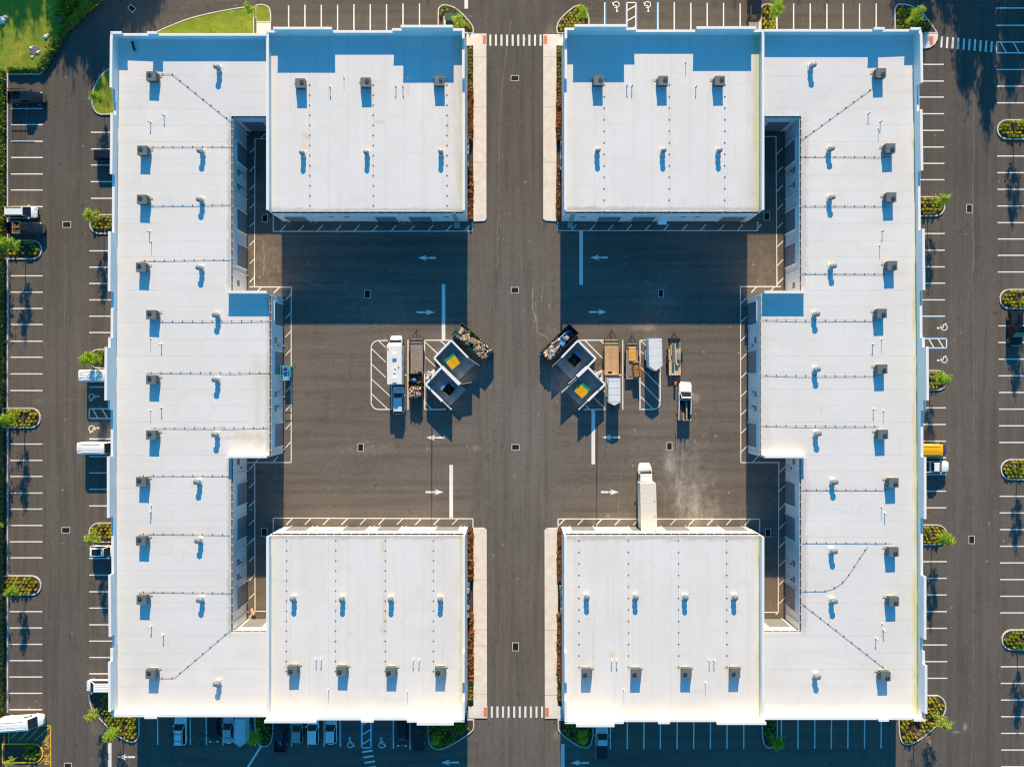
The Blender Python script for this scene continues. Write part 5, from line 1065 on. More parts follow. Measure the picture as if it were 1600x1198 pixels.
car('van', 'tall white van dappled by a tree shadow, upper of two along the left facade', 'van', 'cargo_van', 149, 587, 0, 5.7, 2.0, 2.5, WHT, zc=2.4)
car('van', 'tall white van with a dark windshield, lower of two along the left facade', 'van', 'cargo_van', 147.5, 700.5, 0, 5.9, 2.02, 2.5, WHT, zc=2.4)
car('suv', 'small white car with a long dark sunroof beside the left facade', 'car', 'parked_car', 161.5, 861.5, 0, 4.7, 1.85, 1.55, WHT, sunroof=True)
car('minivan', 'white minivan facing away from the lower left facade, above a planted corner', 'minivan', 'minivan', 158, 1071.5, 180, 5.1, 1.98, 1.8, WHT, ribs=5)
car('van', 'long white van slanting across the yellow-hatched lower left corner', 'van', 'cargo_van', 30, 1130, 4, 6.9, 2.0, 2.4, WHT, zc=1.6)
car('suv', 'white suv with black roof rack bars, leftmost in the shaded bottom row', 'suv', 'suv', 281, 1141.5, 90, 4.9, 1.95, 1.7, WHT, rails=2)
car('hatch', 'glossy black car with white trim between the white suv and the covered trailer', 'car', 'parked_car', 333, 1141, -90, 4.4, 1.85, 1.5, (.008, .008, .01))
car('sedan', 'narrow silver car parked against the covered trailer', 'car', 'parked_car', 356, 1140.5, 90, 4.6, 1.72, 1.45, (.50, .52, .54))
car('pickup', 'dark pickup with a blue object in its bed beside the shaded tree island', 'pickup truck', 'pickup_truck', 437.5, 1149, 90, 5.4, 1.95, 1.8, (.012, .02, .03))
car('hatch', 'pale green-grey hatchback next to the dark pickup in the bottom row', 'car', 'parked_car', 464, 1142.5, 90, 4.3, 1.8, 1.5, (.30, .36, .33))
car('suv', 'white crossover third from the blue-striped space', 'suv', 'suv', 488.5, 1142, 90, 4.5, 1.88, 1.6, WHT)
car('hatch', 'white rounded car right beside the blue-striped accessible space', 'car', 'parked_car', 516.5, 1142, 90, 4.5, 1.88, 1.55, (.72, .74, .76))
car('suv', 'black suv with white headlights pointing away from the lower left building', 'suv', 'suv', 628, 1145.5, -90, 4.6, 1.85, 1.65, (.008, .009, .012))
car('pickup', 'small black pickup with a covered bed beside the lower left planted island', 'pickup truck', 'pickup_truck', 654, 1149, 90, 4.9, 1.8, 1.6, (.008, .009, .012), cover=True)
car('pickup', 'white pickup with a black covered bed, alone in the shaded lower right row', 'pickup truck', 'pickup_truck', 940.5, 1157.5, 90, 5.7, 2.05, 1.85, (.62, .64, .66), cover=True)
car('van', 'bright yellow van poking out from the right facade parapet', 'van', 'passenger_van', 1459, 703.5, 0, 5.3, 2.0, 2.1, (.85, .46, .0), zc=1.8, stripe=True, front=paint('van_front', (.05, .035, .14)))
car('pickup', 'white pickup beside the yellow van along the right facade', 'pickup truck', 'pickup_truck', 1458.5, 729, 0, 5.2, 1.9, 1.7, WHT)
car('pickup', 'large black vehicle standing across the bays at the right edge', 'pickup truck', 'pickup_truck', 1588, 514, -90, 5.6, 2.05, 1.9, (.008, .009, .012), cover=True)
car('suv', 'black vehicle cut by the top edge beside a narrow planted island', 'suv', 'suv', 1180, 7.5, 90, 5.1, 1.95, 1.8, (.008, .008, .01))
car('suv', 'silver suv shaded blue by the motorhome it is parked behind', 'suv', 'suv', 622.5, 625, 90, 4.6, 1.9, 1.65, (.60, .64, .68))
wp = car('pickup', 'white single-cab pickup loaded with boards in the right yard', 'pickup truck', 'pickup_truck', 1070.5, 626.5, 88.5, 6.4, 2.1, 1.9, WHT, cab='single')
# ---- motorhome
u, v = U(617, 1.6), V(562.5, 1.6); t = thing('motorhome', 'long white motorhome with roof air conditioners in the left yard', 'motorhome', X(u) + .15, Y(v), 0, math.radians(90.5))
m = MB(); shell(m, 8.1, 2.05, [(.36, 1.42), (.42, 1.36), (.485, 1.2), (.5, .95)], t0=.33, rf=.2); m.build('hood', M['rv_white'], t, local=True, smooth=True)
m = MB(); m.hexa([(2.3, -1.0, 1.2), (3.35, -1.0, 1.2), (3.35, 1.0, 1.2), (2.3, 1.0, 1.2)], [(2.3, -.95, 2.1), (2.7, -.95, 2.1), (2.7, .95, 2.1), (2.3, .95, 2.1)]); m.build('cab', M['rv_white'], t, local=True)
m = MB(); qpanel(m, [(3.35, -1.0, 1.3), (3.35, 1.0, 1.3), (2.7, .95, 2.1), (2.7, -.95, 2.1)], .04); m.build('windshield', M['glass'], t, local=True)
m = MB(); m.box(-4.05, 2.35, -1.22, 1.22, .55, 3.05); m.hexa([(2.352, -1.18, 2.12), (2.85, -1.05, 2.16), (2.85, 1.05, 2.16), (2.352, 1.18, 2.12)], [(2.352, -1.2, 3.0), (2.78, -.95, 2.72), (2.78, .95, 2.72), (2.352, 1.2, 3.0)]); b = m.build('body', M['rv_white'], t, local=True, bevel=.10)
for x in (.6, -3.3):
    m = MB(); m.box(x - .45, x + .45, -.38, .30, 3.04, 3.28); m.build('roof_air_conditioner', M['rv_white'], b, local=True, bevel=.06)
for x, y in ((-1.3, -.1), (-2.0, .0)): m = MB(); m.box(x - .2, x + .2, y - .2, y + .2, 3.04, 3.13); m.build('roof_hatch', M['lamp_white'], b, local=True)
for x, y in ((1.75, 1.0), (-1.2, -.72)): m = MB(); m.tube((x, y, 3.04), (x, y, 3.14), .09, n=8); m.build('roof_vent', M['black'], b, local=True)
for s in (-1, 1):
    for x in (-2.6, -.6, 1.2): m = MB(); m.box(x - .4, x + .4, s*1.22 - .01, s*1.22 + .012, 1.6, 2.2); m.build('window', M['glass'], b, local=True)
m = MB(); m.box(-3.6, 1.6, -1.35, -1.225, 2.85, 2.98); m.build('rolled_awning', M['steel'], b, local=True)
m = MB(); m.box(-4.06, -4.052, -1.22, 1.22, .9, 1.15); m.build('side_stripe', M['bluejunk'], b, local=True)
mirrors(t, 2.75, 2.3, 1.6, M['black'])
for x in (3.1, -2.4):
    for y in (-.95, .95): wheel(t, x, y, .4)
lights(t, 8.1, 2.05, 1.0, 1.0)
# ---- box truck
u, v = U(1010, 2.2), V(775, 2.2); t = thing('box_truck', 'white box truck backed up to a roller door of the lower right building', 'box truck', X(u), Y(v), 0, math.radians(91.3))
m = MB(); shell(m, 10.6, 2.3, [(.36, 1.75), (.42, 1.7), (.47, 1.55), (.5, 1.25)], z0=.5, t0=.34, rf=.34); m.build('hood', M['trailer_white'], t, local=True, smooth=True)
m = MB(); m.hexa([(2.45, -1.02, .8), (4.1, -1.02, .8), (4.1, 1.02, .8), (2.45, 1.02, .8)], [(2.45, -.98, 2.55), (3.65, -.95, 2.55), (3.65, .95, 2.55), (2.45, .98, 2.55)]); m.build('cab', paint('truck', WHT), t, local=True, bevel=.08)
m = MB(); qpanel(m, [(4.1, -1.0, 1.65), (4.1, 1.0, 1.65), (3.67, .95, 2.52), (3.67, -.95, 2.52)], .05); m.build('windshield', M['glass'], t, local=True)
for s in (-1, 1): m = MB(); m.box(2.8, 3.6, s*1.0 - .01, s*1.0 + .02, 1.7, 2.3); m.build('side_window', M['glass'], t, local=True)
m = MB(); [m.box(3.4, 3.46, y - .05, y + .05, 2.55, 2.63) for y in (-.6, -.3, 0, .3, .6)]; m.build('roof_lights', M['orange'], t, local=True)
m = MB(); m.box(-5.3, 2.35, -1.24, 1.24, 1.1, 3.85); b = m.build('cargo_box', M['truck_box'], t, local=True, bevel=.04)
m = MB(); [m.box(x, x + .03, -1.2, 1.2, 3.85, 3.858) for x in [-5.0 + .6*i for i in range(13)]]; m.build('roof_seams', M['whitejunk'], b, local=True)
m = MB(); [m.beam((-5.3, s*1.24, 3.86), (2.35, s*1.24, 3.86), .07, .06) for s in (-1, 1)]; m.build('roof_edge', M['lamp_white'], b, local=True)
for x, y in ((-.6, -.95), (-3, -.95)): m = MB(); m.tube((x, y, 3.85), (x, y, 3.90), .08, n=8); m.build('marker', M['black'], b, local=True)
m = MB(); m.box(-5.32, -5.302, -1.15, 1.15, 1.15, 3.7); m.build('rear_door', M['galv'], b, local=True)
mirrors(t, 3.7, 2.5, 1.9, M['black'])
for x in (4.0, -3.2):
    for y in (-.95, .95): wheel(t, x, y, .48, .3)
lights(t, 10.6, 2.3, 1.2, 1.0)
# ---- trailers
def tongue(t, x0, L_, w, z=.5):
    m = MB()
    for s in (-1, 1): m.beam((x0, s*w, z), (x0 + L_, 0, z), .09, .1)
    m.beam((x0, 0, z), (x0 + L_*.8, 0, z), .06, .08); m.tube((x0 + L_*.72, .12, .1), (x0 + L_*.72, .12, .95), .045, n=6); m.box(x0 + L_ - .12, x0 + L_ + .14, -.07, .07, z, z + .13); m.build('tongue', M['black'], t, local=True)
def flatbed(label, px, py, L_, W_, deck, name='flatbed_trailer', rail=True, tl=1.5, z=.62, bandrail=.2, planks=9, deg=90):
    u, v = U(px, .7), V(py, .7); t = thing(name, label, 'trailer', X(u), Y(v), 0, math.radians(deg)); h = L_/2
    m = MB(); w = W_/planks
    for i in range(planks): m.box(-h, h, -W_/2 + w*i + .012, -W_/2 + w*(i+1) - .012, z + random.uniform(-.004, .004), z + .05)
    m.build('deck', deck, t, local=True)
    m = MB(); [m.beam((-h, s*(W_/2 + .04), z), (h, s*(W_/2 + .04), z), .08, .14) for s in (-1, 1)]; [m.beam((x, -W_/2, z - .06), (x, W_/2, z - .06), .06, .08) for x in (-h + .05, -h*.5, 0, h*.5, h - .05)]; m.build('frame', M['black'], t, local=True)
    if rail:
        m = MB()
        for s in (-1, 1): m.beam((h - .02, s*W_/2, z), (h - .02, s*W_/2, z + bandrail), .06, .06); m.beam((h - .6, s*W_/2, z), (h - .6, s*W_/2, z + bandrail), .06, .06); m.beam((h - .6, s*W_/2, z + bandrail), (h, s*W_/2, z + bandrail), .06, .06)
        m.beam((h - .02, -W_/2, z + bandrail), (h - .02, W_/2, z + bandrail), .07, .07); m.beam((h - .6, -W_/2, z + bandrail), (h - .6, W_/2, z + bandrail), .07, .07); m.build('front_rail', M['black'], t, local=True)
    for x in (-.5, .4):
        for s in (-1, 1): wheel(t, x, s*(W_/2 + .16), .32, .2)
    for s in (-1, 1): m = MB(); m.box(-.95, .85, s*(W_/2 + .16) - .14, s*(W_/2 + .16) + .14, .68, .73); m.build('fender', M['black'], t, local=True)
    for s in (-1, 1): m = MB(); m.box(h - .5, h - .42, s*(W_/2 + .1), s*(W_/2 + .16), .5, .58); m.build('reflector', M['whitejunk'], t, local=True)
    tongue(t, h, tl, W_*.35); return t
def cargo_trailer(label, px, py, L_, W_, H_, deg, mat, nose=.8, zc=None, tl=1.):
    zc = zc or H_; u, v = U(px, zc), V(py, zc); t = thing('enclosed_trailer', label, 'trailer', X(u), Y(v), 0, math.radians(deg)); h = L_/2
    m = MB(); P = [(-h, -W_/2), (h - nose, -W_/2), (h, 0), (h - nose, W_/2), (-h, W_/2)]; m.prism(P, .45, H_); b = m.build('body', mat, t, local=True, bevel=.06)
    m = MB(); x = -h + .5
    while x < h - nose: m.box(x, x + .05, -W_/2 + .06, W_/2 - .06, H_ + .001, H_ + .02); x += 1.15
    m.build('roof_bows', mat, b, local=True)
    m = MB()
    for i in range(5): m.beam((*P[i], H_ + .01), (*P[(i+1) % 5], H_ + .01), .07, .05)
    m.build('roof_edge', M['galv'], b, local=True)
    for x in (-.45, .4):
        for s in (-1, 1): wheel(t, x, s*(W_/2 + .12), .32, .2)
    for s in (-1, 1): m = MB(); m.box(-.9, .85, s*(W_/2 + .12) - .13, s*(W_/2 + .12) + .13, .70, .76); m.build('fender', M['galv'], t, local=True)
    tongue(t, h - .25, tl, .25); return t
flatbed('empty flatbed trailer with a weathered grey wooden deck beside the motorhome', 651, 556, 6.0, 2.05, M['deck_grey'], tl=1.25)
flatbed('empty flatbed trailer with a clean tan wooden deck in the right yard', 955.7, 557.5, 6.0, 2.35, M['deck_tan'], planks=12, tl=1.5)
flatbed('utility trailer carrying an orange sheet and a brown sofa', 987.5, 564, 6.1, 1.95, M['deck_grey'], tl=1.3, name='utility_trailer')
cargo_trailer('small white enclosed trailer with its point down, below the tan flatbed', 960, 611.5, 4.6, 2.0, 2.35, -90, M['trailer_white'], .55, tl=.9)
cargo_trailer('large wrinkled white enclosed trailer beside the sofa trailer', 1024.3, 553.5, 5.4, 2.2, 2.9, -88.5, M['trailer_white'], .8, tl=.9)
cargo_trailer('enclosed trailer with a pale roof in the shaded bottom row of cars', 375, 1144.5, 4.6, 1.9, 2.1, -90, M['trailer_white'], .6)
# dump trailer full of scrap behind the grey flatbed
def wall_box(t, x0, x1, y0, y1, z0, z1, th, mat, name='wall_panel'):
    for a in ((x0, x1, y0, y0 + th), (x0, x1, y1 - th, y1), (x0, x0 + th, y0 + th, y1 - th), (x1 - th, x1, y0 + th, y1 - th)): m = MB(); m.box(*a, z0, z1); m.build(name, mat, t, local=True)
u, v = U(649, 1.4), V(602, 1.4); DT = (X(u), Y(v))
t = thing('dump_trailer', 'dark high-sided dump trailer full of scrap below the grey flatbed', 'trailer', *DT, 0, math.radians(90))
wall_box(t, -1.95, 1.95, -1.05, 1.05, .5, 1.42, .06, M['black']); m = MB(); m.box(-1.9, 1.9, -1.0, 1.0, .55, .62); m.build('floor', M['black'], t, local=True)
for x in (-.45, .4):
    for s in (-1, 1): wheel(t, x, s*1.2, .34, .2)
tongue(t, 1.95, .9, .6)
# equipment trailer
et = flatbed('equipment trailer loaded with lumber and a pallet jack, behind the white pickup', 1054.3, 558, 6.0, 2.0, M['plank'], tl=1.0, name='equipment_trailer', rail=False, planks=5, deg=91)
# scissor lift
u, v = U(446.5, 1.8), V(582.5, 1.8); lx, ly = X(U(448.5, 1.)), Y(V(583, 1.))
t = thing('scissor_lift', 'bright blue scissor lift standing by a roller door of the left wing', 'lift', lx, ly, 0)
m = MB(); m.box(-.58, .58, -1.15, 1.15, .25, .75); m.build('chassis', M['lift_blue'], t, local=True, bevel=.05)
for x in (-.5, .5):
    for y in (-.8, .8): m = MB(); m.tube((x - .12, y, .28), (x + .12, y, .28), .28, n=14); m.build('wheel', M['tire'], t, local=True)
m = MB()
for k in range(3):
    z = .75 + k*.22
    for s in (-.4, .4): m.beam((s, -.95, z), (s, .95, z + .22), .05, .05); m.beam((s, .95, z), (s, -.95, z + .22), .05, .05)
m.build('scissor_arms', M['lift_blue'], t, local=True)
m = MB(); m.box(-.6, .6, -1.2, 1.2, 1.42, 1.48); p = m.build('platform', M['lift_light'], t, local=True)
m = MB()
for z in (1.95, 2.45):
    for a, b in (((-.6,-1.2),(.6,-1.2)), ((.6,-1.2),(.6,1.2)), ((.6,1.2),(-.6,1.2)), ((-.6,1.2),(-.6,-1.2))): m.beam((*a, z), (*b, z), .05, .05)
for x in (-.6, .6):
    for y in (-1.2, -.4, .4, 1.2): m.beam((x, y, 1.45), (x, y, 2.45), .05, .05)
m.build('guard_rail', M['lift_light'], t, local=True)
m = MB(); m.box(-.3, .3, .85, 1.15, 1.48, 1.9); m.build('control_box', M['lift_light'], p, local=True)
m = MB(); m.ob(0, .5, 1.49, 1.75, .8, .6, .1); tag_ = m.build('tool_tray', M['bluejunk'], p, local=True)

# ---------------------------------------------------------------- roll-off containers, enclosures, bins
def px2(px, py, z): return (X(U(px, z)), Y(V(py, z)))
def rolloff(label, c, mat, z=1.75):
    """c: rim corners in photo px, in order"""
    P = [px2(*q, z) for q in c]; cx, cy = sum(p[0] for p in P)/4, sum(p[1] for p in P)/4
    t = thing('rolloff_container', label, 'container', cx, cy, 0)
    def side(a, b, name='side_wall', th=.08):
        m = MB(); m.beam((*a, z/2 + .08), (*b, z/2 + .08), th, z - .16); w = m.build(name, M[mat], t)
        m = MB(); m.beam((*a, z), (*b, z), .11, .09); m.build('top_rail', M[mat], w)
        n = 8 if math.hypot(a[0]-b[0], a[1]-b[1]) > 3 else 3; m = MB()
        for i in range(n + 1):
            f = i/n; x, y = a[0] + (b[0]-a[0])*f, a[1] + (b[1]-a[1])*f; ox, oy = x-cx, y-cy; dx, dy = b[0]-a[0], b[1]-a[1]; d = math.hypot(dx, dy); nx, ny = dy/d, -dx/d
            if nx*ox + ny*oy < 0: nx, ny = -nx, -ny
            m.box(x + nx*.08 - .05, x + nx*.08 + .05, y + ny*.08 - .05, y + ny*.08 + .05, .15, z - .05)
        m.build('ribs', M[mat], w)
    for i in range(4): side(P[i], P[(i+1) % 4], 'end_wall' if i % 2 else 'side_wall')
    m = MB(); m.prism(inset(P if True else P, .05), .15, .25); m.build('floor', M['rust'], t)
    return P
def lerp2(P, a, b):   # P corners 0-1 long side, 3-2 the other long side
    p = [P[0][i] + (P[1][i]-P[0][i])*a for i in (0, 1)]; q = [P[3][i] + (P[2][i]-P[3][i])*a for i in (0, 1)]; return (p[0] + (q[0]-p[0])*b, p[1] + (q[1]-p[1])*b)
PA = rolloff('green roll-off container heaped with cardboard, left of the central road', [(721.5,504.5),(770,546.5),(757,563.5),(706.8,521.5)], 'green_dump')
PB = rolloff('dark roll-off container of boards and plastic, right of the central road', [(889.3,505.5),(845,550.5),(858.3,565.5),(904,520.5)], 'black_dump')
def heap(label, P, a0, a1, z, seed, mats, n=220, s=.35, b0=.06, b1=.94):
    """nobody could count it: loose small scrap"""
    random.seed(seed); m = MB()
    for i in range(n):
        a = random.uniform(a0, a1); b = random.uniform(b0, b1); x, y = lerp2(P, a, b); w = random.uniform(.08, s); l = random.uniform(.1, s*1.8)
        zz = z + random.uniform(-.25, .12); R = Matrix.Translation((x, y, zz)) @ Matrix.Rotation(random.uniform(0, 6.28), 4, 'Z') @ Matrix.Rotation(random.gauss(0, .35), 4, 'X') @ Matrix.Rotation(random.gauss(0, .35), 4, 'Y')
        hx, hy, hz = l/2, w/2, random.uniform(.01, .08); q = [R @ Vector(v) for v in [(-hx,-hy,-hz),(hx,-hy,-hz),(hx,hy,-hz),(-hx,hy,-hz),(-hx,-hy,hz),(hx,-hy,hz),(hx,hy,hz),(-hx,hy,hz)]]
        m.hexa(q[:4], q[4:], random.randrange(len(mats)))
    return tag(m.build('scrap_heap', [M[k] for k in mats]), label, 'scrap', None, 'stuff')
def piece(name, label, cat, P, a, b, z, l, w, h, rot, mat, tx=0, ty=0, crease=True):
    x, y = lerp2(P, a, b); n = 5; m = MB(); R = Matrix.Translation((x, y, z)) @ Matrix.Rotation(rot, 4, 'Z') @ Matrix.Rotation(tx, 4, 'X') @ Matrix.Rotation(ty, 4, 'Y')
    if h < .1:    # bent sheet
        for i in range(n):
            x0, x1 = -l/2 + l*i/n, -l/2 + l*(i+1)/n; z0, z1 = .10*math.sin(i*1.7 + l), .10*math.sin((i+1)*1.7 + l)
            q = [R @ Vector(v) for v in [(x0,-w/2,z0),(x1,-w/2,z1),(x1,w/2,z1+.05),(x0,w/2,z0+.05),(x0,-w/2,z0+h),(x1,-w/2,z1+h),(x1,w/2,z1+h+.05),(x0,w/2,z0+h+.05)]]; m.hexa(q[:4], q[4:])
    else:
        q = [R @ Vector(v) for v in [(-l/2,-w/2,0),(l/2,-w/2,0),(l/2,w/2,0),(-l/2,w/2,0),(-l/2*.98,-w/2*.98,h),(l/2*.96,-w/2,h*.97),(l/2,w/2*.97,h),(-l/2,w/2,h*.98)]]; m.hexa(q[:4], q[4:])
        q = [R @ Vector(v) for v in [(-l/2,-.04,h),(l/2,-.04,h),(l/2,.04,h),(-l/2,.04,h),(-l/2,-.03,h+.012),(l/2,-.03,h+.012),(l/2,.03,h+.012),(-l/2,.03,h+.012)]]; m.hexa(q[:4], q[4:])
    return tag(m.build(name, M[mat]), label, cat)
def bag(label, P, a, b, z, r, mat):
    x, y = lerp2(P, a, b); m = MB(); m.dome((0, 0, 0), r, r*.8, 10, 4); m.v = [(x + p[0]*random.uniform(.85, 1.15), y + p[1]*random.uniform(.85, 1.15), z + p[2]*random.uniform(.85, 1.1)) for p in m.v]
    return tag(m.build('refuse_bag', M[mat], smooth=True), label, 'bag')
# green container
heap('loose cardboard and timber scraps in the green container', PA, .04, .62, 1.5, 3, ['card', 'brown', 'black', 'card2', 'greyjunk', 'black'], 200, .35)
heap('bright mixed scraps at the lower end of the green container', PA, .60, .97, 1.72, 4, ['card2', 'card2', 'whitejunk', 'plank', 'card', 'brown', 'card2', 'plank', 'redjunk', 'black', 'black', 'brown'], 240, .34)
for i, (a, b, l, w, h, r, mt, s) in enumerate([(.09,.45,1.3,1.1,.05,-.6,'card2','large flat cardboard sheet at the upper end of the green container'), (.30,.55,1.2,1.0,.05,.3,'card2','bent cardboard sheet in the middle of the green container'),
        (.50,.42,1.1,.8,.4,-.5,'card','closed cardboard box beside the dark bag in the green container'), (.42,.72,.9,.7,.05,.9,'brown','brown folded cardboard left of the dark bag in the green container'),
        (.12,.88,1.3,.4,.05,-.7,'card','curled cardboard strip hanging over the upper left rim of the green container'), (.20,.86,1.3,.3,.05,-.75,'plank','pale plank beside the upper left rim of the green container'),
        (.66,.62,1.4,.45,.05,-.55,'card2','long creased cardboard strip near the lower end of the green container'), (.80,.35,.9,.16,.12,-.8,'plank','pink-white board near the lower right rim of the green container')]):
    piece('cardboard_sheet' if h < .1 and mt != 'plank' else ('cardboard_box' if mt == 'card' else 'board'), s, 'cardboard' if mt != 'plank' else 'board', PA, a, b, 1.72 + .03*i, l, w, h, r, mt, .1, .12)
bag('shiny dark grey bag in the middle of the green container', PA, .44, .68, 1.6, .5, 'greyjunk'); bag('black bag against the right rim of the green container', PA, .45, .14, 1.35, .42, 'black'); bag('white bag at the lower tip of the green container', PA, .93, .35, 1.7, .22, 'whitejunk'); bag('small red bag near the lower tip of the green container', PA, .86, .72, 1.75, .22, 'redjunk')
# dark container
heap('pale plastic and board scraps at the lower end of the dark container', PB, .45, .97, 1.6, 5, ['whitejunk', 'whitejunk', 'card2', 'plank', 'greyjunk', 'bluejunk', 'redjunk', 'brown'], 260, .3)
heap('dark scraps at the upper end of the dark container', PB, .04, .5, .8, 6, ['black', 'greyjunk', 'brown', 'bluejunk'], 120, .35)
for i, (a, b, l, w, h, r, mt, s) in enumerate([(.80,.25,2.1,.42,.05,.79,'card2','long tan board along the left rim of the dark container'), (.86,.45,1.7,.35,.05,.79,'plank','tan plank beside the long board in the dark container'), (.30,.62,.8,.62,.12,.9,'card2','tan foam block near the upper right of the dark container'),
        (.56,.42,1.1,.7,.10,.35,'brown','brown panel in the middle of the dark container'), (.62,.62,2.4,.16,.11,.62,'whitejunk','long white board crossing the middle of the dark container'), (.72,.75,2.2,.12,.11,.9,'plank','pale stick along the right side of the dark container'),
        (.42,.25,2.6,.10,.11,.72,'whitejunk','thin white strip along the left rim of the dark container'), (.40,.60,1.5,.8,.05,1.1,'bluejunk','crumpled blue-white plastic sheet in the dark container'), (.18,.35,.9,.5,.05,.6,'bluejunk','blue sheet at the upper end of the dark container')]):
    piece('board' if 'board' in s or 'plank' in s or 'stick' in s or 'strip' in s else 'panel_scrap', s, 'board', PB, a, b, 1.72 + .03*i if a > .25 else 1.2, l, w, h, r, mt, .06, .08)
# dump trailer load
PD = [(DT[0] - 1.0, DT[1] + 1.9), (DT[0] - 1.0, DT[1] - 1.9), (DT[0] + 1.0, DT[1] - 1.9), (DT[0] + 1.0, DT[1] + 1.9)]
heap('bright scraps spilling at the rear of the dump trailer', PD, .58, 1.0, 1.5, 8, ['whitejunk', 'card2', 'card2', 'plank', 'plank', 'brown', 'black', 'whitejunk', 'redjunk', 'card'], 220, .30)
heap('dark refuse in the front of the dump trailer', PD, .05, .6, 1.0, 9, ['black', 'black', 'greyjunk', 'hedge'], 110, .3)
bag('bright blue bag in the front of the dump trailer', PD, .28, .38, 1.15, .34, 'bluejunk')
# utility trailer load
uc = px2(987.5, 564, .8)
def at(px, py, z): return px2(px, py, z)
def slabthing(name, label, cat, px, py, z0, h, lx_, ly_, deg, mat, bevel=0):
    x, y = at(px, py, z0 + h); t = thing(name, label, cat, x, y, z0, math.radians(deg)); m = MB(); m.box(-lx_/2, lx_/2, -ly_/2, ly_/2, 0, h); m.build(name + '_body', M[mat], t, local=True, bevel=bevel); return t
t = slabthing('foam_sheet', 'orange-tan foam sheet lying on the front of the utility trailer', 'sheet', 988, 552.8, .72, .16, 1.15, 2.35, 0, 'sheet', .03)
m = MB(); [m.box(-.5, .5, y, y + .02, .16, .168) for y in (-.6, .2, .8)]; m.build('crease', M['card'], t, local=True)
sx, sy = at(995.3, 578.5, 1.4); t = thing('sofa', 'brown sofa standing on end at the back of the utility trailer', 'sofa', sx, sy, .70, math.radians(4))
m = MB(); m.box(-.55, .55, -1.2, 1.15, 0, .5); m.build('seat', M['sofa'], t, local=True, bevel=.1)
m = MB(); m.box(-.55, .60, 1.16, 1.42, 0, .78); m.build('armrest', M['sofa'], t, local=True, bevel=.09)
m = MB(); m.box(.36, .62, -1.2, 1.15, .5, .82); m.build('backrest', M['sofa'], t, local=True, bevel=.09)
m = MB(); m.box(-.45, .3, -1.1, -.05, .5, .64); m.box(-.45, .3, .02, 1.05, .5, .64); m.build('cushions', M['sofa'], t, local=True, bevel=.06)
lx_, ly_ = at(985, 578, .8); t = thing('step_ladder', 'small black ladder lying beside the brown sofa', 'ladder', lx_, ly_, .7, 0)
m = MB(); [m.beam((s, -1.0, .06), (s, .9, .06), .05, .05) for s in (-.2, .2)]; m.build('rail', M['black'], t, local=True); m = MB(); [m.beam((-.2, -.9 + i*.3, .07), (.2, -.9 + i*.3, .07), .05, .04) for i in range(6)]; m.build('rungs', M['whitejunk'], t, local=True)
# equipment trailer load
def stick(name, label, cat, p0, p1, z0, w, h, mat):
    a = (*at(*p0, z0), z0); b = (*at(*p1, z0), z0); m = MB(); m.beam(a, b, w, h); return tag(m.build(name, M[mat]), label, cat)
x, y = at(1053.5, 531, .9); m = MB(); m.box(x-1.0, x+.95, y-.35, y+.3, .7, 1.1); tag(m.build('tool_chest', M['black'], bevel=.04), 'black chest across the front of the equipment trailer', 'chest')
stick('board', 'bright yellow board on the equipment trailer', 'board', (1048.5, 536), (1049.8, 556), .85, .28, .12, 'lid_yellow'); stick('board', 'pale board left of the dark beam on the equipment trailer', 'board', (1050.5, 536), (1051.5, 568), 1.0, .2, .1, 'card2')
stick('steel_beam', 'long dark steel beam on the equipment trailer', 'beam', (1052, 538), (1053, 568), 1.15, .36, .2, 'greyjunk'); stick('board', 'tan board right of the dark beam on the equipment trailer', 'board', (1054.8, 536), (1056.5, 568), 1.0, .2, .14, 'plank')
x, y = at(1061, 553, 1.0); t = thing('pallet_jack', 'grey wheeled hand truck frame on the right side of the equipment trailer', 'hand truck', x, y, .7, math.radians(-2))
m = MB(); [m.beam((s, -1.0, .35), (s, 1.0, .35), .07, .07) for s in (-.28, .28)]; [m.beam((-.28, q, .35), (.28, q, .35), .06, .06) for q in (-1, -.5, 0, .5, 1)]; m.box(-.2, .2, -.9, .3, .32, .4); m.build('frame', M['galv'], t, local=True)
for s in (-.42, .42): m = MB(); m.tube((s - .06, -.9, .16), (s + .06, -.9, .16), .16, n=10); m.build('wheel', M['tire'], t, local=True)
m = MB(); [m.ob(*at(1044.5 + .25*i, 537.5 + i*4.0, .9), .72, .80, .22, .16, 0, 0) for i in range(7)]; tag(m.build('chain_blocks', M['whitejunk']), 'row of small white blocks along the left side of the equipment trailer', 'blocks')
x, y = at(1058.5, 570, 1.0); m = MB(); m.dome((x, y, .7), .28, .35, 8, 3); tag(m.build('yellow_tool', M['yellowjunk']), 'small yellow tool at the lower right of the equipment trailer', 'tool')
x, y = at(1056.5, 599, 1.2); t = thing('fuel_can', 'red fuel can in the shade between the equipment trailer and the white pickup', 'fuel can', x, y, .0); m = MB(); m.box(-.18, .18, -.28, .28, .0, .9); m.build('can', M['orange'], t, local=True, bevel=.06); m = MB(); m.tube((0, .1, .9), (0, .2, 1.05), .04, n=6); m.build('spout', M['yellowjunk'], t, local=True)
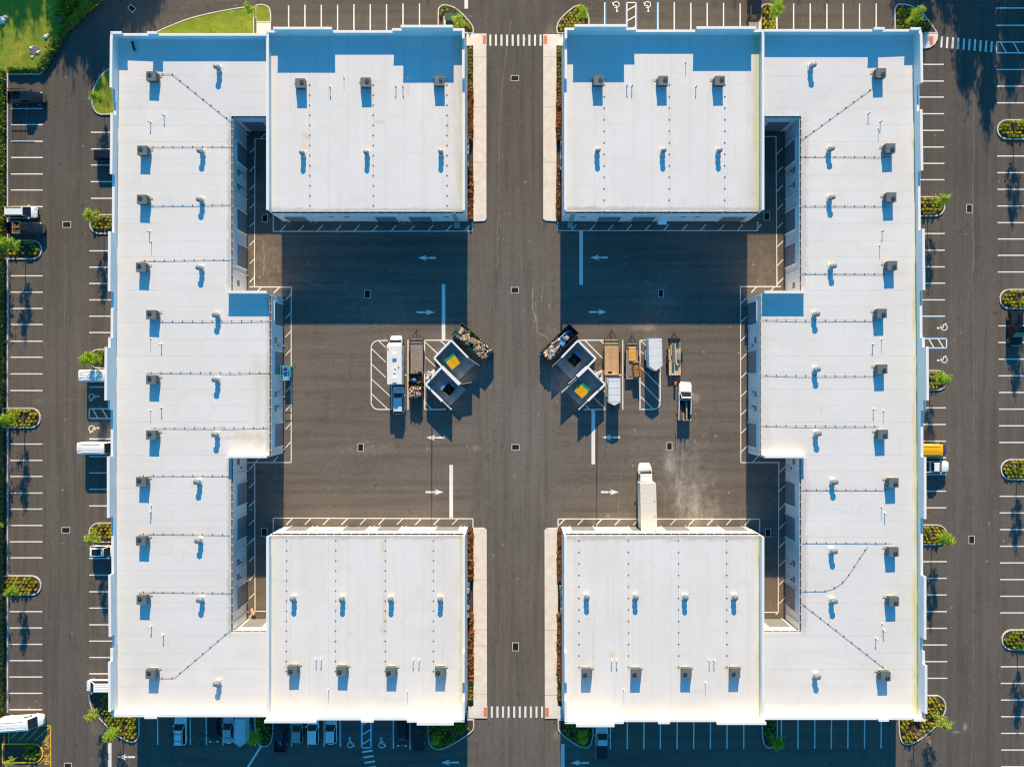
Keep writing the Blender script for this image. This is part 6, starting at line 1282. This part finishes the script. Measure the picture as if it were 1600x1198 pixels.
# load of the white pickup
stick('board', 'long grey plank on the right of the white pickup bed', 'board', (1072.5, 628), (1072.8, 657), 1.3, .26, .14, 'deck_grey'); stick('board', 'brown plank on the left of the white pickup bed', 'board', (1064.5, 632), (1064, 656), 1.1, .3, .12, 'brown')
stick('board', 'dark plank in the middle of the white pickup bed', 'board', (1068, 628), (1067.5, 652), 1.2, .22, .14, 'black'); stick('board', 'orange-tan board end at the tailgate of the white pickup', 'board', (1067.6, 645), (1067.8, 656), 1.32, .24, .1, 'card')
x, y = at(1067.5, 650, 2.); m = MB(); m.tube((x, y, .74), (x, y + .1, 4.0), .07, .035, 6); tag(m.build('upright_pole', M['steel']), 'thin upright pole at the back of the white pickup', 'pole')
x, y = at(1066, 655, 1.4); m = MB(); m.box(x-.8, x-.72, y-.1, y, .7, 2.0); m.box(x+.75, x+.83, y-.1, y, .7, 2.0); tag(m.build('stake_posts', M['black']), 'pair of short stakes at the tailgate of the white pickup', 'stakes')
x, y = at(1078.7, 650.5, 1.0); m = MB(); m.box(x-.2, x+.12, y-.35, y+.35, .75, 1.15); tag(m.build('side_box', M['black'], bevel=.03), 'black box on the right rim of the white pickup bed', 'box')
# crates in the dark pickup, blue thing in the lower pickup
x, y = at(24.5, 355, 1.5); t = thing('wooden_crate', 'open wooden crate of brown scraps in the bed of the dark pickup', 'crate', x, y, .74)
wall_box(t, -.62, .62, -1.0, 1.0, 0, .75, .05, M['plank'], 'slat_side'); m = MB(); m.box(-.57, .57, -.04, .04, .6, .74); m.build('divider', M['plank'], t, local=True); m = MB(); [m.ob(random.uniform(-.4,.4), random.uniform(-.8,.8), .2 + random.random()*.3, .5 + random.random()*.2, .35, .25, random.random()*3, 0) for i in range(14)]; m.build('scraps', M['brown'], t, local=True)
x, y = at(438, 1160.5, 1.1); m = MB(); m.ob(x, y, .75, 1.1, .25, .8, .1); m.ob(x - .15, y + .25, .75, 1.2, .5, .2, .5); tag(m.build('blue_tarp', M['bluejunk']), 'small blue tarp bundle in the dark pickup bed', 'tarp')
# ---- enclosures
def encl(label, rooms, gates, pads, sgn):
    c = rooms[0][0]; cx, cy = px2(*c, 2.1); t = thing('refuse_enclosure', label, 'enclosure', cx, cy, 0); zt = 2.1
    for i, (a, b, w) in enumerate(rooms):
        m = MB(); A, B = px2(*a, zt), px2(*b, zt); m.beam((*A, zt/2), (*B, zt/2), w, zt); q = m.build('wall', M['wall2'], t)
        m = MB(); m.beam((*A, zt + .03 + .004*i), (*B, zt + .03 + .004*i), w + .06, .06); m.build('coping', M['coping'], q)
    for a, b in gates:
        m = MB(); A, B = px2(*a, 1.95), px2(*b, 1.95); m.beam((*A, 1.05), (*B, 1.05), .07, 1.8); g = m.build('gate', M['wall2'], t); m = MB(); [m.beam((*A, z), (*B, z), .11, .08) for z in (.3, 1.95)]; m.build('gate_rail', M['galv'], g)
    for i, p in enumerate(pads): m = MB(); m.prism(W(p), -.01, .03 + .003*i); m.build('concrete_pad', M['pad'], t)
encl('walled refuse enclosure of two open bays, left of the central road', [((705,531.5),(678.3,559.3),.24), ((705,531.5),(731.5,558.8),.24), ((678.3,559.3),(690.5,573),.24), ((690.5,573),(718,600.5),.46), ((690.5,573),(665,600.5),.24), ((665,600.5),(691,627),.24)],
     [((731.8,559),(748.8,571)), ((691.5,627),(705,640.3)), ((718.5,600.3),(736.8,597))], [[(706,533),(743.5,568),(715,596),(681,560)], [(693,576),(728.5,608.5),(703,634.5),(668,601)]], 1)
encl('walled refuse enclosure of two open bays, right of the central road', [((903,532),(877.3,558.5),.24), ((903,532),(930.8,559.8),.24), ((930.8,559.8),(918,573),.24), ((918,573),(902,588),.46), ((918,573),(945.5,600.3),.24), ((945.5,600.3),(918,627),.24)],
     [((877,558.8),(862.8,572.5)), ((902,588),(889,599.3)), ((918,627),(904.6,640.3)), ((903.5,590),(877.5,613.5))], [[(902,534),(929,560),(896,596),(869,568)], [(917,576),(943,600.5),(907,634.5),(884,611)]], -1)
def bin_(label, px, py, deg, full, col='rust', w=1.85, d=1.25, mouth='#'):
    z = 1.5 if full else 1.3; x, y = px2(px, py, z); t = thing('refuse_bin', label, 'refuse bin', x, y, 0, math.radians(deg))
    if full:   # closed: yellow body lid with a green strip
        m = MB(); m.hexa([(-w/2, -d/2, .12), (w/2, -d/2, .12), (w/2, d/2, .12), (-w/2, d/2, .12)], [(-w/2, -d/2 - .1, z - .15), (w/2, -d/2 - .1, z - .15), (w/2, d/2, z), (-w/2, d/2, z)]); m.build('body', M['lid_green'], t, local=True)
        for s in (-1, 1):
            a, b = (-w/2, -.02) if s < 0 else (.02, w/2); m = MB(); m.hexa([(a, -d/2 - .15, z - .16), (b, -d/2 - .15, z - .16), (b, d/2 - .35, z - .04), (a, d/2 - .35, z - .04)], [(a, -d/2 - .15, z - .10), (b, -d/2 - .15, z - .10), (b, d/2 - .35, z + .07), (a, d/2 - .35, z + .07)]); m.build('lid', M['lid_yellow'], t, local=True, bevel=.03)
        m = MB(); m.box(-w/2, w/2, d/2 - .34, d/2 + .12, z + .004, z + .06); m.build('back_strip', M['lid_green'], t, local=True)
    else:
        wall_box(t, -w/2, w/2, -d/2, d/2, .12, z, .05, M['rust'], 'side'); m = MB(); m.box(-w/2 + .05, w/2 - .05, -d/2 + .05, d/2 - .05, .12, .3); m.build('floor', M['rust'], t, local=True)
        m = MB(); m.hexa([(-w/2, d/2 + .01, z - .5), (w/2, d/2 + .01, z - .5), (w/2, d/2 + .08, z - .5), (-w/2, d/2 + .08, z - .5)], [(-w/2, d/2 + .02, z + .02), (w/2, d/2 + .02, z + .02), (w/2, d/2 + .45, z - .05), (-w/2, d/2 + .45, z - .05)]); m.build('open_lid', M['dump_blue'], t, local=True)
        m = MB(); [m.ob(random.uniform(-.6, .6), random.uniform(-.4, .4), .35, .5 + random.random()*.3, .3, .2, random.random()*3, 0) for i in range(10)]; m.build('contents', M['brown'], t, local=True)
    for s in (-1, 1): m = MB(); m.box(s*(w/2 + .01) - .06 + s*.06, s*(w/2 + .01) + .06 + s*.06, -.35, .35, .7, .82); m.build('lifting_pocket', M['whitejunk'], t, local=True)
    return t
bin_('refuse bin with yellow lids and a green back, upper bay of the left enclosure', 707.3, 564.5, 38, True, w=1.9, d=1.75)
bin_('open brown refuse bin with a blue flap, lower bay of the left enclosure', 701, 608.5, 52, False, w=1.6, d=1.5)
bin_('open brown refuse bin with a blue flap, upper bay of the right enclosure', 898, 562.5, -43, False, w=1.7, d=1.6)
bin_('refuse bin with yellow lids and a green back, lower bay of the right enclosure', 909.5, 609.5, -42, True, w=1.9, d=1.75)
# light poles at the enclosures
for x0, x1, l in ((675.5, 657.5, 'left'), (933.5, 949, 'right')):
    bx_, by_ = X(x0), Y(584); t = thing('street_lamp', 'tall lamp post rising beside the %s refuse enclosure' % l, 'street lamp', bx_, by_, 0)
    s = -1 if l == 'left' else 1
    m = MB(); m.tube((bx_, by_, 0), (bx_, by_, 9.6), .10, .07, 10); m.build('pole', M['galv'], t); m = MB(); m.tube((bx_, by_, -.02), (bx_, by_, .6), .3, .3, 14); m.build('concrete_base', M['concrete'], t)
    m = MB(); m.beam((bx_, by_, 9.55), (bx_ + s*.5, by_, 9.6), .06, .06); m.build('arm', M['galv'], t)
    m = MB(); m.box(bx_ + s*.75 - .32, bx_ + s*.75 + .32, by_ - .17, by_ + .17, 9.55, 9.67); m.build('lamp_head', M['black'], t, bevel=.03)
for x, y, l, s in ((657.5+16, 583, 'left', 1), (937, 583, 'right', 1)):
    m = MB(); random.seed(int(x))
    for i in range(14): m.ob(X(x) + random.gauss(0, .35), Y(y) + random.gauss(0, .35), .0, .02 + random.random()*.12, random.uniform(.15, .7), random.uniform(.1, .5), random.random()*3)
    tag(m.build('litter_pile', M['whitejunk']), 'little pile of pale litter outside the corner of the %s enclosure' % l, 'litter', None, 'stuff')
# pole lamps in the lower left corner: two short sign posts
for a, b, l in (((395,1160),(413,1146),'long white lamp pole leaning over the tree island in the bottom row'),):
    pass
# electrical box
bx_, by_ = px2(704, 31, 1.2); t = thing('electrical_box', 'green steel electrical box on a concrete pad on the island near the upper crosswalk', 'electrical box', bx_, by_, 0)
m = MB(); m.box(-1.25, 1.25, -1.25, 1.15, .0, .16); m.build('concrete_pad', M['concrete'], t, local=True)
m = MB(); m.box(-.85, .85, -.1, .80, .16, 1.5); m.build('cabinet', M['green_metal'], t, local=True, bevel=.03); m = MB(); m.hexa([(-.98, -.25, 1.5), (.98, -.25, 1.5), (.98, .92, 1.5), (-.98, .92, 1.5)], [(-.95, -.2, 1.58), (.95, -.2, 1.58), (.95, .88, 1.62), (-.95, .88, 1.62)]); m.build('lid', M['green_metal'], t, local=True)
m = MB(); m.box(-.85, .85, -.75, -.1, .16, .95); m.build('door', M['green_metal'], t, local=True, bevel=.03); m = MB(); [m.box(q - .04, q + .04, -.8, -.74, .5, .62) for q in (-.5, .5)]; m.build('latches', M['galv'], t, local=True)
# cardboard sheet in the lower slot of the left wing
x, y = X(395), Y(955); m = MB(); m.hexa([(x-.25, y+.55, .05), (x+.05, y+.55, .05), (x+.35, y-.55, .05), (x-.1, y-.5, .05)], [(x-.3, y+.5, .3), (x+.05, y+.6, .22), (x+.4, y-.45, .42), (x-.1, y-.5, .3)]); m.ob(x + .25, y - .1, .3, .36, .6, .3, .5); tag(m.build('crumpled_cardboard', M['card2']), 'crumpled tan cardboard in the lower courtyard notch of the left wing', 'cardboard')
m = MB(); m.box(X(195.), X(198.6), Y(1131.), Y(1129.), .1, .9); 
plant_all()
print('OBJECTS', len(bpy.data.objects), len(PLANTS))
